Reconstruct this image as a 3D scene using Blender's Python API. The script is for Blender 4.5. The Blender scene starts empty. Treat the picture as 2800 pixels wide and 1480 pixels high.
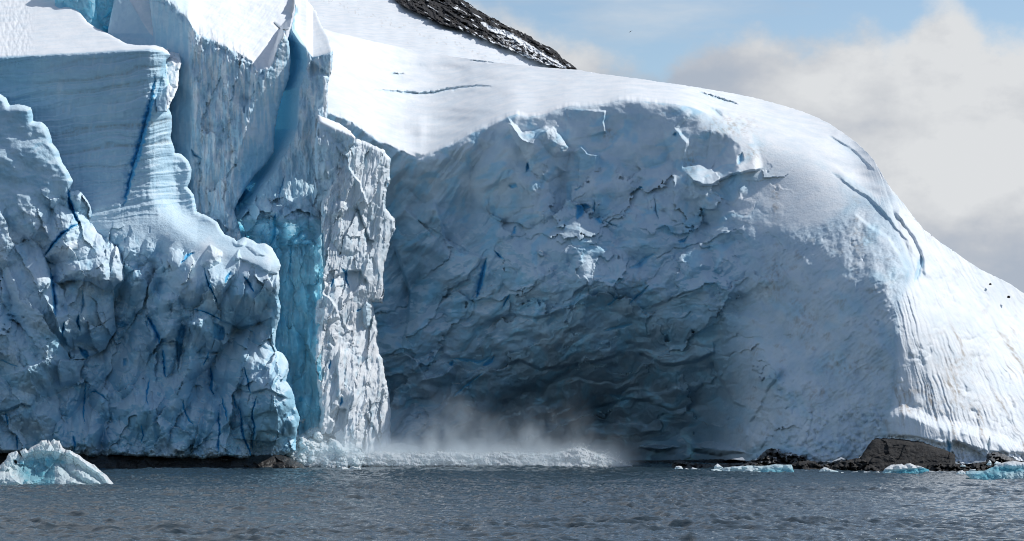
import bpy, math, random
import numpy as np
random.seed(7)
S = bpy.context.scene
COL = S.collection
# ------------------------------------------------------------------ camera model (photo is 2800 x 1480)
F, CX, HY, CH = 6413.0, 1400.0, 1154.0, 6.0      # focal in photo pixels, centre column, horizon row, eye height (m)
f4 = np.float32

def unproj(u, v, Y):
    return (u - CX) * Y / F, Y, CH + (HY - v) * Y / F

# ------------------------------------------------------------------ noise
def hsh(ix, iy, seed):
    with np.errstate(over='ignore'):
        n = ix.astype(np.uint32) * np.uint32(374761393) + iy.astype(np.uint32) * np.uint32(668265263) + np.uint32((seed * 974711 + 12345) & 0xffffffff)
        n = (n ^ (n >> np.uint32(13))) * np.uint32(1274126177)
        n = (n ^ (n >> np.uint32(16))) * np.uint32(2246822519)
        return n ^ (n >> np.uint32(15))

def rnd(ix, iy, seed):
    return hsh(ix, iy, seed).astype(f4) / f4(4294967296.0)

def perlin(x, y, seed=0):
    x = np.asarray(x, f4); y = np.asarray(y, f4)
    x0 = np.floor(x); y0 = np.floor(y)
    ix = x0.astype(np.int64); iy = y0.astype(np.int64)
    fx = x - x0; fy = y - y0
    sx = fx * fx * fx * (fx * (fx * 6 - 15) + 10); sy = fy * fy * fy * (fy * (fy * 6 - 15) + 10)
    def g(dx, dy):
        a = rnd(ix + dx, iy + dy, seed) * f4(6.2831853)
        return np.cos(a) * (fx - dx) + np.sin(a) * (fy - dy)
    a = g(0, 0); b = g(1, 0); c = g(0, 1); d = g(1, 1)
    return ((a + (b - a) * sx) + ((c + (d - c) * sx) - (a + (b - a) * sx)) * sy) * f4(1.4)

def fbm(x, y, oct=4, seed=0, gain=0.5, lac=2.03):
    r = 0; a = 1.0; t = 0
    for i in range(oct):
        r = r + a * perlin(x, y, seed + i * 17); t += a
        x = x * lac + 3.7; y = y * lac + 1.9; a *= gain
    return r / t

def ridged(x, y, oct=4, seed=0, gain=0.5):
    r = 0; a = 1.0; t = 0
    for i in range(oct):
        r = r + a * (1 - 2 * np.abs(perlin(x, y, seed + i * 31))); t += a
        x = x * 2.07 + 5.1; y = y * 2.07 + 2.3; a *= gain
    return r / t

def facet(x, y, seed=0, k=1.2, tilt=1.0):
    """max of randomly tilted paraboloids: polygonal blocks of broken ice, roughly 0..1.2"""
    x = np.asarray(x, f4); y = np.asarray(y, f4)
    ix = np.floor(x).astype(np.int64); iy = np.floor(y).astype(np.int64)
    best = np.full(x.shape, -9, f4)
    for dx in (-1, 0, 1):
        for dy in (-1, 0, 1):
            cx = ix + dx; cy = iy + dy
            px = cx + rnd(cx, cy, seed); py = cy + rnd(cx, cy, seed + 1)
            ddx = x - px; ddy = y - py
            h = rnd(cx, cy, seed + 2)
            gx = (rnd(cx, cy, seed + 3) - f4(.5)) * 2 * tilt; gy = (rnd(cx, cy, seed + 4) - f4(.5)) * 2 * tilt
            best = np.maximum(best, h + (gx * ddx + gy * ddy) * f4(1.3) - k * np.maximum(0, ddx * ddx + ddy * ddy - f4(.14)) * f4(1.5))
    return best

def plate(x, y, seed=0):
    """each cell is its own tilted plane, with a sharp step to the next: fracture faces, about -1..1"""
    x = np.asarray(x, f4); y = np.asarray(y, f4)
    ix = np.floor(x).astype(np.int64); iy = np.floor(y).astype(np.int64)
    bd = np.full(x.shape, 99, f4); val = np.zeros(x.shape, f4)
    for dx in (-1, 0, 1):
        for dy in (-1, 0, 1):
            cx = ix + dx; cy = iy + dy
            ddx = x - cx - rnd(cx, cy, seed); ddy = y - cy - rnd(cx, cy, seed + 1)
            d = np.abs(ddx) * f4(.6) + np.hypot(ddx, ddy)
            v = (rnd(cx, cy, seed + 2) - f4(.5)) * f4(1.2) + (rnd(cx, cy, seed + 3) - f4(.5)) * f4(2.4) * ddx + (rnd(cx, cy, seed + 4) - f4(.5)) * f4(2.4) * ddy
            k = d < bd; bd = np.where(k, d, bd); val = np.where(k, v, val)
    return val

def sstep(a, b, x):
    t = np.clip((x - a) / (b - a), 0, 1)
    return t * t * (3 - 2 * t)

def softplus(x, w):
    return w * np.logaddexp(0, x / w)

def pl(u, pts):
    p = np.array(pts, float)
    return np.interp(u, p[:, 0], p[:, 1])

def pls(u, pts, sig):
    x = np.arange(-400., 3300.); k = np.exp(-.5 * (np.arange(-3 * sig, 3 * sig + 1) / sig) ** 2); k /= k.sum()
    return np.interp(u, x, np.convolve(pl(x, pts), k, 'same'))

def tps(U, V, cps):
    c = np.array(cps, float); P = c[:, :2] / 500.0; n = len(c)
    def ker(r2): return 0.5 * r2 * np.log(r2 + 1e-9)
    A = np.zeros((n + 3, n + 3))
    d = P[:, None] - P[None]; A[:n, :n] = ker((d ** 2).sum(-1)) + np.eye(n) * 0.004
    A[:n, n] = 1; A[:n, n + 1:] = P; A[n, :n] = 1; A[n + 1:, :n] = P.T
    w = np.linalg.solve(A, np.r_[c[:, 2], 0, 0, 0])
    x = (U / 500.0).astype(f4); y = (V / 500.0).astype(f4)
    r = w[n] + w[n + 1] * x + w[n + 2] * y
    for i in range(n):
        r = r + f4(w[i]) * ker((x - f4(P[i, 0])) ** 2 + (y - f4(P[i, 1])) ** 2)
    return r.astype(float)

# ------------------------------------------------------------------ polygons and polylines
def dense(pts, step):
    out = []
    for (a, b) in zip(pts[:-1], pts[1:]):
        n = max(1, int(math.hypot(b[0] - a[0], b[1] - a[1]) / step))
        for i in range(n):
            t = i / n; out.append((a[0] + (b[0] - a[0]) * t, a[1] + (b[1] - a[1]) * t))
    out.append(pts[-1]); return np.array(out, float)

def roughen(poly, amp, scale, seed, step=2.0):
    """subdivide a closed outline and push it in and out by fractal noise"""
    p = dense(list(poly) + [poly[0]], step)[:-1]
    if amp <= 0: return p
    q = np.roll(p, -1, 0) - np.roll(p, 1, 0); q /= np.linalg.norm(q, axis=1)[:, None] + 1e-9
    nx = np.c_[-q[:, 1], q[:, 0]]
    n = fbm(p[:, 0] / scale, p[:, 1] / scale, 4, seed, .6) * amp * 1.6
    return p + nx * n[:, None]

def inside(U, V, poly):
    """even-odd test, vectorised over a regular or irregular set of points"""
    res = np.zeros(U.shape, bool)
    x0, y0 = poly[:, 0], poly[:, 1]; x1, y1 = np.roll(x0, -1), np.roll(y0, -1)
    lo, hi = np.minimum(y0, y1), np.maximum(y0, y1)
    rows = np.unique(V[:, 0])
    for r in range(U.shape[0]):
        v = V[r, 0] + 1e-4
        m = (lo <= v) & (hi > v)
        if not m.any(): continue
        xs = np.sort(x0[m] + (v - y0[m]) / (y1[m] - y0[m]) * (x1[m] - x0[m]))
        res[r] = np.searchsorted(xs, U[r]) % 2 == 1
    return res

def pdist(U, V, pts, rad, closed=False):
    """distance, signed side (+ right of travel / below when going right), arc fraction; only near the line"""
    p = np.array(list(pts) + ([pts[0]] if closed else []), float)
    D = np.full(U.shape, 1e9); SD = np.zeros(U.shape); T = np.zeros(U.shape)
    L = np.r_[0, np.cumsum(np.linalg.norm(np.diff(p, axis=0), axis=1))]
    m = (U > p[:, 0].min() - rad) & (U < p[:, 0].max() + rad) & (V > p[:, 1].min() - rad) & (V < p[:, 1].max() + rad)
    if not m.any(): return D, SD, T
    u = U[m]; v = V[m]
    d = np.full(u.shape, 1e9); s = np.zeros(u.shape); tt = np.zeros(u.shape)
    for i in range(len(p) - 1):
        a, b = p[i], p[i + 1]; e = b - a; l2 = e @ e + 1e-9
        t = np.clip(((u - a[0]) * e[0] + (v - a[1]) * e[1]) / l2, 0, 1)
        dx = u - a[0] - t * e[0]; dy = v - a[1] - t * e[1]
        dd = np.hypot(dx, dy); k = dd < d
        cr = e[0] * (v - a[1]) - e[1] * (u - a[0])
        d = np.where(k, dd, d); s = np.where(k, np.sign(cr), s)
        tt = np.where(k, (L[i] + t * (L[i + 1] - L[i])) / L[-1], tt)
    D[m] = d; SD[m] = s; T[m] = tt
    return D, SD, T

def inpoly_dist(U, V, poly, rad=60):
    """depth inside a polygon (0 outside), warped a little so that edges look broken"""
    W = fbm(U / 14, V / 14, 3, 91) * 4; W2 = fbm(U / 14, V / 14, 3, 57) * 4
    D, _, _ = pdist(U + W, V + W2, poly, rad, True)
    res = np.zeros(U.shape, bool)
    pp = np.array(poly, float)
    m = (U > pp[:, 0].min() - 8) & (U < pp[:, 0].max() + 8) & (V > pp[:, 1].min() - 8) & (V < pp[:, 1].max() + 8)
    u = (U + W)[m]; v = (V + W2)[m]; c = np.zeros(u.shape, bool)
    for i in range(len(pp)):
        a, b = pp[i], pp[(i + 1) % len(pp)]
        if a[1] == b[1]: continue
        c ^= ((a[1] > v) != (b[1] > v)) & (u < (b[0] - a[0]) * (v - a[1]) / (b[1] - a[1]) + a[0])
    res[m] = c
    return np.where(res, D, 0)

class Field:
    """depth Y (m) and surface masks over photo coordinates"""
    def __init__(s, U, V):
        s.U, s.V = U, V; s.Y = np.zeros(U.shape)
        s.ice = np.zeros(U.shape); s.dirt = np.zeros(U.shape); s.snow = np.zeros(U.shape); s.part = np.zeros(U.shape, int)
    def step(s, pts, amp, fall=60, soft=2.5, wob=3):
        U, V = s.U + fbm(s.U / 17, s.V / 17, 3, 3) * wob, s.V + fbm(s.U / 17, s.V / 17, 3, 8) * wob
        D, sd, t = pdist(U, V, pts, fall * 2.5)
        sg = sd * D
        e = np.minimum(sstep(0, .12, t), sstep(1, .88, t))
        s.Y += np.where(D < 1e8, amp * sstep(-soft, soft, sg) * np.exp(-np.maximum(sg, 0) / fall) * e, 0)
    def groove(s, pts, w, depth, ice=1.0, wob=3, taper=True):
        U, V = s.U + fbm(s.U / 13, s.V / 13, 3, 5) * wob, s.V + fbm(s.U / 13, s.V / 13, 3, 6) * wob
        D, sd, t = pdist(U, V, pts, w * 5 + 8)
        e = (np.sin(np.pi * np.clip(t, .02, .98)) ** .4) if taper else 1
        ww = w * np.maximum(e, .3) * (.75 + .9 * np.clip(.5 + fbm(s.U / 22, s.V / 22, 2, 15), 0, 1)) * .8
        g = np.where(D < 1e8, np.exp(-(D / ww) ** 2), 0) * e
        s.Y += depth * .5 * g
        far = np.where(D < 1e8, np.exp(-D / (ww * 4 + 3)), 0) * e
        s.Y += .3 * depth * far * sstep(-1.5, 1.5, sd * D)          # the two lips of a crack do not line up
        s.ice = np.maximum(s.ice, np.maximum(ice * sstep(.02, .45, g), ice * .38 * far * sstep(4 * ww + 5, 0, D)))
    def blob(s, cx, cy, rx, ry, ang, amp, p=1.0):
        a = math.radians(ang); dx = s.U - cx; dy = s.V - cy
        q = min(rx, ry, 30) * .3; dx = dx + fbm(s.U / 25, s.V / 25, 2, 44) * q; dy = dy + fbm(s.U / 25, s.V / 25, 2, 45) * q
        r2 = ((dx * math.cos(a) + dy * math.sin(a)) / rx) ** 2 + ((-dx * math.sin(a) + dy * math.cos(a)) / ry) ** 2
        s.Y -= amp * np.maximum(0, 1 - r2) ** p
    def chunk(s, poly, amp, bevel=8, tu=0, tv=0, ice=0):
        d = inpoly_dist(s.U, s.V, poly)
        c = np.mean(np.array(poly, float), 0)
        m = 1 - np.exp(-d / bevel)
        s.Y -= m * (amp * 1.35 - tu * (s.U - c[0]) - tv * (s.V - c[1]))
        if ice: s.ice = np.maximum(s.ice, ice * np.minimum(1, m * 2))
    def pit(s, poly, depth, ice=.6, bevel=5):
        d = inpoly_dist(s.U, s.V, poly)
        m = 1 - np.exp(-d / bevel)
        s.Y += depth * .6 * m; s.ice = np.maximum(s.ice, ice * np.minimum(1, m * 1.6))
    def zone(s, poly, soft):
        U, V = s.U, s.V
        D, _, _ = pdist(U, V, poly, 1e5, True)
        p = np.array(poly, float); c = np.zeros(U.shape, bool)
        for i in range(len(p)):
            a, b = p[i], p[(i + 1) % len(p)]
            if a[1] == b[1]: continue
            c ^= ((a[1] > V) != (b[1] > V)) & (U < (b[0] - a[0]) * (V - a[1]) / (b[1] - a[1]) + a[0])
        return sstep(-soft, soft, np.where(c, D, -D))
    def frac(s, a, b, amp, seed, w=1.0):
        wx = fbm(s.U / 45, s.V / 45, 4, seed) * .28; wy = fbm(s.U / 45, s.V / 45, 4, seed + 5) * .28
        s.Y -= amp * w * plate(a + wx, b + wy, seed + 2)
    def rubc(s, a, b, amp, seed, w=1.0, k=1.4):
        wx = fbm(a * .7, b * .7, 3, seed) * .4
        s.Y -= amp * w * (facet(a + wx, b + wx, seed + 2, k) - .5)
    def rub(s, sc, amp, seed, w=1.0, k=1.5):
        """broken-ice relief at one scale"""
        U = s.U / sc + fbm(s.U / sc / 1.3, s.V / sc / 1.3, 3, seed) * .45; V = s.V / sc + fbm(s.U / sc / 1.3, s.V / sc / 1.3, 3, seed + 9) * .45
        q = facet(U, V, seed, k)
        s.Y -= amp * w * (q - .5)
        return q

# ------------------------------------------------------------------ objects
def setp(o, label=None, cat=None, group=None, kind=None):
    if label: o['label'] = label
    if cat: o['category'] = cat
    if group: o['group'] = group
    if kind: o['kind'] = kind
    return o

def mesh_obj(name, verts, faces, mat, parent=None, origin=(0, 0, 0), attrs=None, normals=None, smooth=True):
    me = bpy.data.meshes.new(name)
    verts = np.asarray(verts, f4) - np.asarray(origin, f4)
    nv = len(verts); me.vertices.add(nv); me.vertices.foreach_set('co', verts.ravel())
    faces = [np.asarray(f, np.int32) for f in (faces if isinstance(faces, list) else [faces]) if len(f)]
    tot = sum(f.size for f in faces); nf = sum(len(f) for f in faces)
    me.loops.add(tot); me.loops.foreach_set('vertex_index', np.concatenate([f.ravel() for f in faces]))
    me.polygons.add(nf)
    ls = np.concatenate([np.full(len(f), f.shape[1], np.int32) for f in faces])
    me.polygons.foreach_set('loop_start', np.r_[0, np.cumsum(ls)[:-1]].astype(np.int32))
    me.polygons.foreach_set('use_smooth', np.full(nf, smooth, bool))
    if attrs is not None:
        a = me.attributes.new('mask', 'FLOAT_COLOR', 'POINT'); a.data.foreach_set('color', np.asarray(attrs, f4).ravel())
    me.update(calc_edges=True); me.validate()
    me.materials.append(mat)
    o = bpy.data.objects.new(name, me); COL.objects.link(o)
    if parent is not None: o.parent = parent
    else: o.location = origin
    return o

def empty(name, loc):
    o = bpy.data.objects.new(name, None); COL.objects.link(o); o.location = loc; o.empty_display_size = 2
    return o

def relief(name, outline, step, fn, mat, thick=14, jit=(1.5, 9, 1), rnd_px=14, rnd_m=2.2, parts=None, holes=(), seed=1, close=False, flat_bottom=None):
    """One solid ice or rock mass: an outline with real distance, relief and thickness.
    fn(field) fills the depths. Returns the object (or the Empty that carries the parts)."""
    out = roughen(outline, jit[0], jit[1], jit[2] + seed)
    u = np.arange(out[:, 0].min() - step, out[:, 0].max() + 2 * step, step)
    v = np.arange(out[:, 1].min() - step, out[:, 1].max() + 2 * step, step)
    U, V = np.meshgrid(u, v)
    ins = inside(U, V, out)
    hp = [roughen(h, .4, 5, 3) for h in holes]
    for h in hp: ins &= ~inside(U, V, h)
    cell = ins[:-1, :-1] | ins[1:, :-1] | ins[:-1, 1:] | ins[1:, 1:]
    used = np.zeros(U.shape, bool)
    used[:-1, :-1] |= cell; used[1:, :-1] |= cell; used[:-1, 1:] |= cell; used[1:, 1:] |= cell
    # snap outside corners onto the outline
    k = np.argwhere(used & ~ins)
    segs = np.concatenate([np.c_[p, np.roll(p, -1, 0)] for p in [out] + hp])
    for i0 in range(0, len(k), 3000):
        kk = k[i0:i0 + 3000]
        pu = U[kk[:, 0], kk[:, 1]][:, None]; pv = V[kk[:, 0], kk[:, 1]][:, None]
        ex = segs[:, 2] - segs[:, 0]; ey = segs[:, 3] - segs[:, 1]
        t = np.clip(((pu - segs[:, 0]) * ex + (pv - segs[:, 1]) * ey) / (ex * ex + ey * ey + 1e-9), 0, 1)
        qx = segs[:, 0] + t * ex; qy = segs[:, 1] + t * ey
        j = np.argmin((qx - pu) ** 2 + (qy - pv) ** 2, 1); r = np.arange(len(kk))
        U[kk[:, 0], kk[:, 1]] = qx[r, j]; V[kk[:, 0], kk[:, 1]] = qy[r, j]
    idx = np.full(U.shape, -1, np.int64); idx[used] = np.arange(used.sum())
    fu, fv = U[used][:, None], V[used][:, None]
    A = Field(fu, fv)
    # rounded rim: distance to the outline
    if rnd_px > 0:
        co = np.array(roughen(outline, jit[0], jit[1], jit[2] + seed, 6.0))
        D, _, _ = pdist(fu, fv, [tuple(p) for p in co], 1e5, True)
        A.edge = D
        q = np.clip(D / rnd_px, 0, 1)
        rim = rnd_m * (1 - np.sqrt(1 - (1 - q) ** 2))
    else:
        A.edge = np.full(fu.shape, 1e3); rim = 0
    fn(A)
    Y = (A.Y + rim).ravel()
    X, Yw, Z = unproj(fu.ravel(), fv.ravel(), Y)
    P = np.c_[X, Yw, Z]
    c = cell
    quads = np.stack([idx[:-1, :-1][c], idx[1:, :-1][c], idx[1:, 1:][c], idx[:-1, 1:][c]], 1)
    attrs = np.c_[np.clip(A.ice.ravel(), 0, 1), np.clip(A.dirt.ravel(), 0, 1), np.clip(A.snow.ravel(), 0, 1), np.ones(len(P))]
    # walls and back of the mass
    e = np.concatenate([quads[:, [0, 1]], quads[:, [1, 2]], quads[:, [2, 3]], quads[:, [3, 0]]])
    key = np.sort(e, 1); kk = key[:, 0] * (len(P) + 1) + key[:, 1]
    _, first, cnt = np.unique(kk, return_index=True, return_counts=True)
    be = e[first[cnt == 1]]
    bv = np.unique(be); mp = np.full(len(P), -1); mp[bv] = np.arange(len(bv)) + len(P)
    bu, bvv = fu.ravel()[bv], fv.ravel()[bv]
    bX, bY, bZ = unproj(bu, bvv, Y[bv] + thick)
    cx_, cz_ = bX.mean(), bZ.mean()
    B = np.c_[bX + (cx_ - bX) * .02, bY, bZ + (cz_ - bZ) * .02]
    wall = np.stack([be[:, 1], be[:, 0], mp[be[:, 0]], mp[be[:, 1]]], 1)
    P2 = np.r_[P, B]; at2 = np.r_[attrs, attrs[bv]]
    extra = []
    if close:
        P2 = np.r_[P2, [[cx_, bY.mean(), cz_]]]; at2 = np.r_[at2, [[.3, 0, .5, 1]]]
        tri = np.stack([mp[be[:, 1]], mp[be[:, 0]], np.full(len(be), len(P2) - 1)], 1)
        extra = [tri]
    lowz = P[:, 2].min(); k0 = np.argmin(P[:, 2])
    org = (float(P[:, 0].mean()), float(Y.min()), float(max(lowz, 0)))
    if not parts:
        o = mesh_obj(name, P2, [np.r_[quads, wall]] + extra, mat, None, org, at2)
        return o
    root = empty(name, org)
    pv = A.part.ravel(); fp = pv[quads].max(1); wp = pv[be].max(1)
    for i, (pn, pm) in enumerate(parts):
        q = np.r_[quads[fp == i], wall[wp == i]]
        if not len(q): continue
        uu, inv = np.unique(q, return_inverse=True)
        mesh_obj(pn, P2[uu], inv.reshape(-1, 4), pm, root, org, at2[uu])
    return root

# ------------------------------------------------------------------ materials
def new_mat(name):
    m = bpy.data.materials.new(name); m.use_nodes = True
    nt = m.node_tree; nt.nodes.clear()
    return m, nt, nt.nodes, nt.links

def N(nt, typ, **kw):
    n = nt.nodes.new(typ)
    for k, v in kw.items():
        if k.startswith('i_'): n.inputs[k[2:].replace('_', ' ')].default_value = v
        else: setattr(n, k, v)
    return n

def mixc(nt, fac, a, b):
    n = nt.nodes.new('ShaderNodeMix'); n.data_type = 'RGBA'
    for sock, val in ((0, fac), (6, a), (7, b)):
        if hasattr(val, 'is_linked') or hasattr(val, 'links'): nt.links.new(val, n.inputs[sock])
        else: n.inputs[sock].default_value = val if sock == 0 else (*val, 1)
    return n.outputs[2]

def math_n(nt, op, a, b=None, clamp=False):
    n = nt.nodes.new('ShaderNodeMath'); n.operation = op; n.use_clamp = clamp
    for i, v in enumerate((a, b)):
        if v is None: continue
        if hasattr(v, 'links'): nt.links.new(v, n.inputs[i])
        else: n.inputs[i].default_value = v
    return n.outputs[0]

def mapping(nt, scale, rot=(0, 0, 0)):
    g = nt.nodes.new('ShaderNodeNewGeometry'); m = nt.nodes.new('ShaderNodeMapping')
    m.inputs['Scale'].default_value = scale; m.inputs['Rotation'].default_value = rot
    nt.links.new(g.outputs['Position'], m.inputs['Vector']); return m.outputs[0]

def noise_n(nt, vec, scale, detail=4, rough=.55):
    n = nt.nodes.new('ShaderNodeTexNoise'); n.inputs['Scale'].default_value = scale
    n.inputs['Detail'].default_value = detail; n.inputs['Roughness'].default_value = rough
    if vec is not None: nt.links.new(vec, n.inputs['Vector'])
    return n.outputs['Fac']

def ramp(nt, fac, stops):
    n = nt.nodes.new('ShaderNodeValToRGB'); el = n.color_ramp.elements
    el.remove(el[1]); el[0].position = stops[0][0]; el[0].color = (*stops[0][1], 1)
    for p, c in stops[1:]: el.new(p).color = (*c, 1)
    nt.links.new(fac, n.inputs[0]); return n.outputs[0]

def ice_material(name, ice=(.35, .62, .78), blue=(.09, .50, .84), snow=(.84, .865, .885), trans=.12, bump=.4, bscale=1.0, t0=0.0, pale=(.40, .70, .82), tcol=(.25, .75, .95), ledge=.5):
    m, nt, nd, lk = new_mat(name)
    at = N(nt, 'ShaderNodeAttribute', attribute_name='mask')
    sep = nd.new('ShaderNodeSeparateColor'); lk.new(at.outputs['Color'], sep.inputs[0])
    P = mapping(nt, (1, 1, 1))
    n1 = noise_n(nt, P, .35, 5, .6); n2 = noise_n(nt, mapping(nt, (2.2, 2.2, .5)), .9, 4, .6)
    tint = ramp(nt, n1, [(.35, (.90, .93, .95)), (.65, (1.06, 1.03, 1.01))])
    gn = nd.new('ShaderNodeNewGeometry'); gz = nd.new('ShaderNodeSeparateXYZ'); lk.new(gn.outputs['Normal'], gz.inputs[0])
    lm = nd.new('ShaderNodeMapRange'); lm.interpolation_type = 'SMOOTHSTEP'; lk.new(math_n(nt, 'ADD', gz.outputs[2], math_n(nt, 'MULTIPLY', n1, .3)), lm.inputs[0]); lm.inputs[1].default_value = .28; lm.inputs[2].default_value = .75
    base = mixc(nt, math_n(nt, 'MAXIMUM', sep.outputs[2], math_n(nt, 'MULTIPLY', lm.outputs[0], ledge)), ice, snow)   # frost and snow lie on the ledges
    mul = nd.new('ShaderNodeMix'); mul.data_type = 'RGBA'; mul.blend_type = 'MULTIPLY'; mul.inputs[0].default_value = 1
    lk.new(base, mul.inputs[6]); lk.new(tint, mul.inputs[7])
    # blue, bubble-free ice: pale cyan to deep blue
    bl = ramp(nt, sep.outputs[0], [(0, pale), (.45, tuple(.5 * (a + b) for a, b in zip(pale, blue))), (1, blue)])
    c2 = mixc(nt, math_n(nt, 'MULTIPLY', sep.outputs[0], 1.5, True), mul.outputs[2], bl)
    dn = math_n(nt, 'MULTIPLY', sep.outputs[1], ramp(nt, n2, [(.35, (0, 0, 0)), (.62, (1, 1, 1))]))
    c3 = mixc(nt, dn, c2, (.30, .23, .16))
    bs = nd.new('ShaderNodeBsdfPrincipled'); lk.new(c3, bs.inputs['Base Color'])
    rr = math_n(nt, 'SUBTRACT', .62, math_n(nt, 'MULTIPLY', sep.outputs[0], .3)); lk.new(rr, bs.inputs['Roughness'])
    bs.inputs['Specular IOR Level'].default_value = .25; bs.inputs['IOR'].default_value = 1.31
    b1 = noise_n(nt, P, 2.2 * bscale, 6, .62); b2 = noise_n(nt, mapping(nt, (1, 1, .35)), 1.1 * bscale, 5, .6)
    bb = math_n(nt, 'ADD', b1, b2)
    bp = nd.new('ShaderNodeBump'); bp.inputs['Distance'].default_value = .35
    st = math_n(nt, 'SUBTRACT', bump, math_n(nt, 'MULTIPLY', sep.outputs[2], bump * .55)); lk.new(st, bp.inputs['Strength'])
    lk.new(bb, bp.inputs['Height']); lk.new(bp.outputs[0], bs.inputs['Normal'])
    tr = nd.new('ShaderNodeBsdfTranslucent')
    lk.new(mixc(nt, .5, c3, tcol), tr.inputs['Color'])
    mx = nd.new('ShaderNodeMixShader'); lk.new(math_n(nt, 'ADD', math_n(nt, 'MULTIPLY', sep.outputs[0], trans), t0), mx.inputs[0])
    lk.new(bs.outputs[0], mx.inputs[1]); lk.new(tr.outputs[0], mx.inputs[2])
    out = nd.new('ShaderNodeOutputMaterial'); lk.new(mx.outputs[0], out.inputs[0])
    return m

M_ICE = ice_material('glacier_ice')
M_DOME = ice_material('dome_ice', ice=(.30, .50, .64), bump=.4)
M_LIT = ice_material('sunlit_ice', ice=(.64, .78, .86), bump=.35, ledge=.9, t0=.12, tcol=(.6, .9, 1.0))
M_SNOW = ice_material('snow', ice=(.62, .72, .8), bump=.22)
M_BLUE = ice_material('blue_ice', ice=(.50, .82, .92), blue=(.16, .66, .92), trans=.4, bump=.2, pale=(.66, .94, 1.0), t0=.5, tcol=(.35, .85, 1.0), ledge=.2)
M_BERG = ice_material('iceberg_ice', snow=(.90, .92, .93), ice=(.72, .90, .94), blue=(.12, .64, .82), trans=.2, bump=.2, bscale=1.6, t0=.38, pale=(.78, .93, .97), tcol=(.80, .96, 1.0))

def rock_material(name, dark=(.035, .033, .034), light=(.06, .055, .052), rough=.75):
    m, nt, nd, lk = new_mat(name)
    P = mapping(nt, (1, 1, 1.6))
    n1 = noise_n(nt, P, .8, 8, .68); n2 = noise_n(nt, P, 4, 6, .7)
    at = N(nt, 'ShaderNodeAttribute', attribute_name='mask'); sep = nd.new('ShaderNodeSeparateColor'); lk.new(at.outputs['Color'], sep.inputs[0])
    c = mixc(nt, ramp(nt, n1, [(.38, (0, 0, 0)), (.68, (1, 1, 1))]), dark, light)
    c = mixc(nt, math_n(nt, 'MULTIPLY', sep.outputs[1], ramp(nt, n2, [(.35, (0, 0, 0)), (.6, (1, 1, 1))])), c, (.05, .041, .034))
    ck = nd.new('ShaderNodeTexVoronoi'); ck.feature = 'DISTANCE_TO_EDGE'; ck.inputs['Scale'].default_value = .55; wv = nd.new('ShaderNodeVectorMath'); wv.operation = 'ADD'
    wn = nd.new('ShaderNodeTexNoise'); wn.inputs['Scale'].default_value = .7; wn.inputs['Detail'].default_value = 5; lk.new(mapping(nt, (1, 1, 2.2)), wv.inputs[0]); lk.new(wn.outputs['Color'], wv.inputs[1]); lk.new(wv.outputs[0], ck.inputs['Vector'])
    c = mixc(nt, ramp(nt, ck.outputs['Distance'], [(0, (.8, .8, .8)), (.035, (0, 0, 0))]), c, (.012, .011, .011))   # dark joints
    c = mixc(nt, sep.outputs[2], c, (.85, .87, .89))
    bs = nd.new('ShaderNodeBsdfPrincipled'); lk.new(c, bs.inputs['Base Color'])
    lk.new(ramp(nt, n2, [(.3, (rough - .3,) * 3), (.7, (rough,) * 3)]), bs.inputs['Roughness'])
    bs.inputs['Specular IOR Level'].default_value = .12 if rough > .9 else .3
    bp = nd.new('ShaderNodeBump'); bp.inputs['Distance'].default_value = .2; bp.inputs['Strength'].default_value = .6
    lk.new(math_n(nt, 'ADD', n1, n2), bp.inputs['Height']); lk.new(bp.outputs[0], bs.inputs['Normal'])
    out = nd.new('ShaderNodeOutputMaterial'); lk.new(bs.outputs[0], out.inputs[0])
    return m
M_ROCK = rock_material('shore_rock', (.022, .022, .023), (.055, .053, .052), .98)
M_ROCKWET = rock_material('wet_rock', (.018, .017, .017), (.06, .054, .05), .5)
M_RIDGE = rock_material('ridge_rock', (.03, .03, .034), (.036, .034, .034), .98)

def simple(name, col, rough=.5, bump=0, scale=3):
    m, nt, nd, lk = new_mat(name)
    bs = nd.new('ShaderNodeBsdfPrincipled'); bs.inputs['Roughness'].default_value = rough
    n = noise_n(nt, mapping(nt, (1, 1, 1)), scale, 4)
    lk.new(mixc(nt, n, tuple(c * .8 for c in col), col), bs.inputs['Base Color'])
    out = nd.new('ShaderNodeOutputMaterial'); lk.new(bs.outputs[0], out.inputs[0])
    return m
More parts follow.
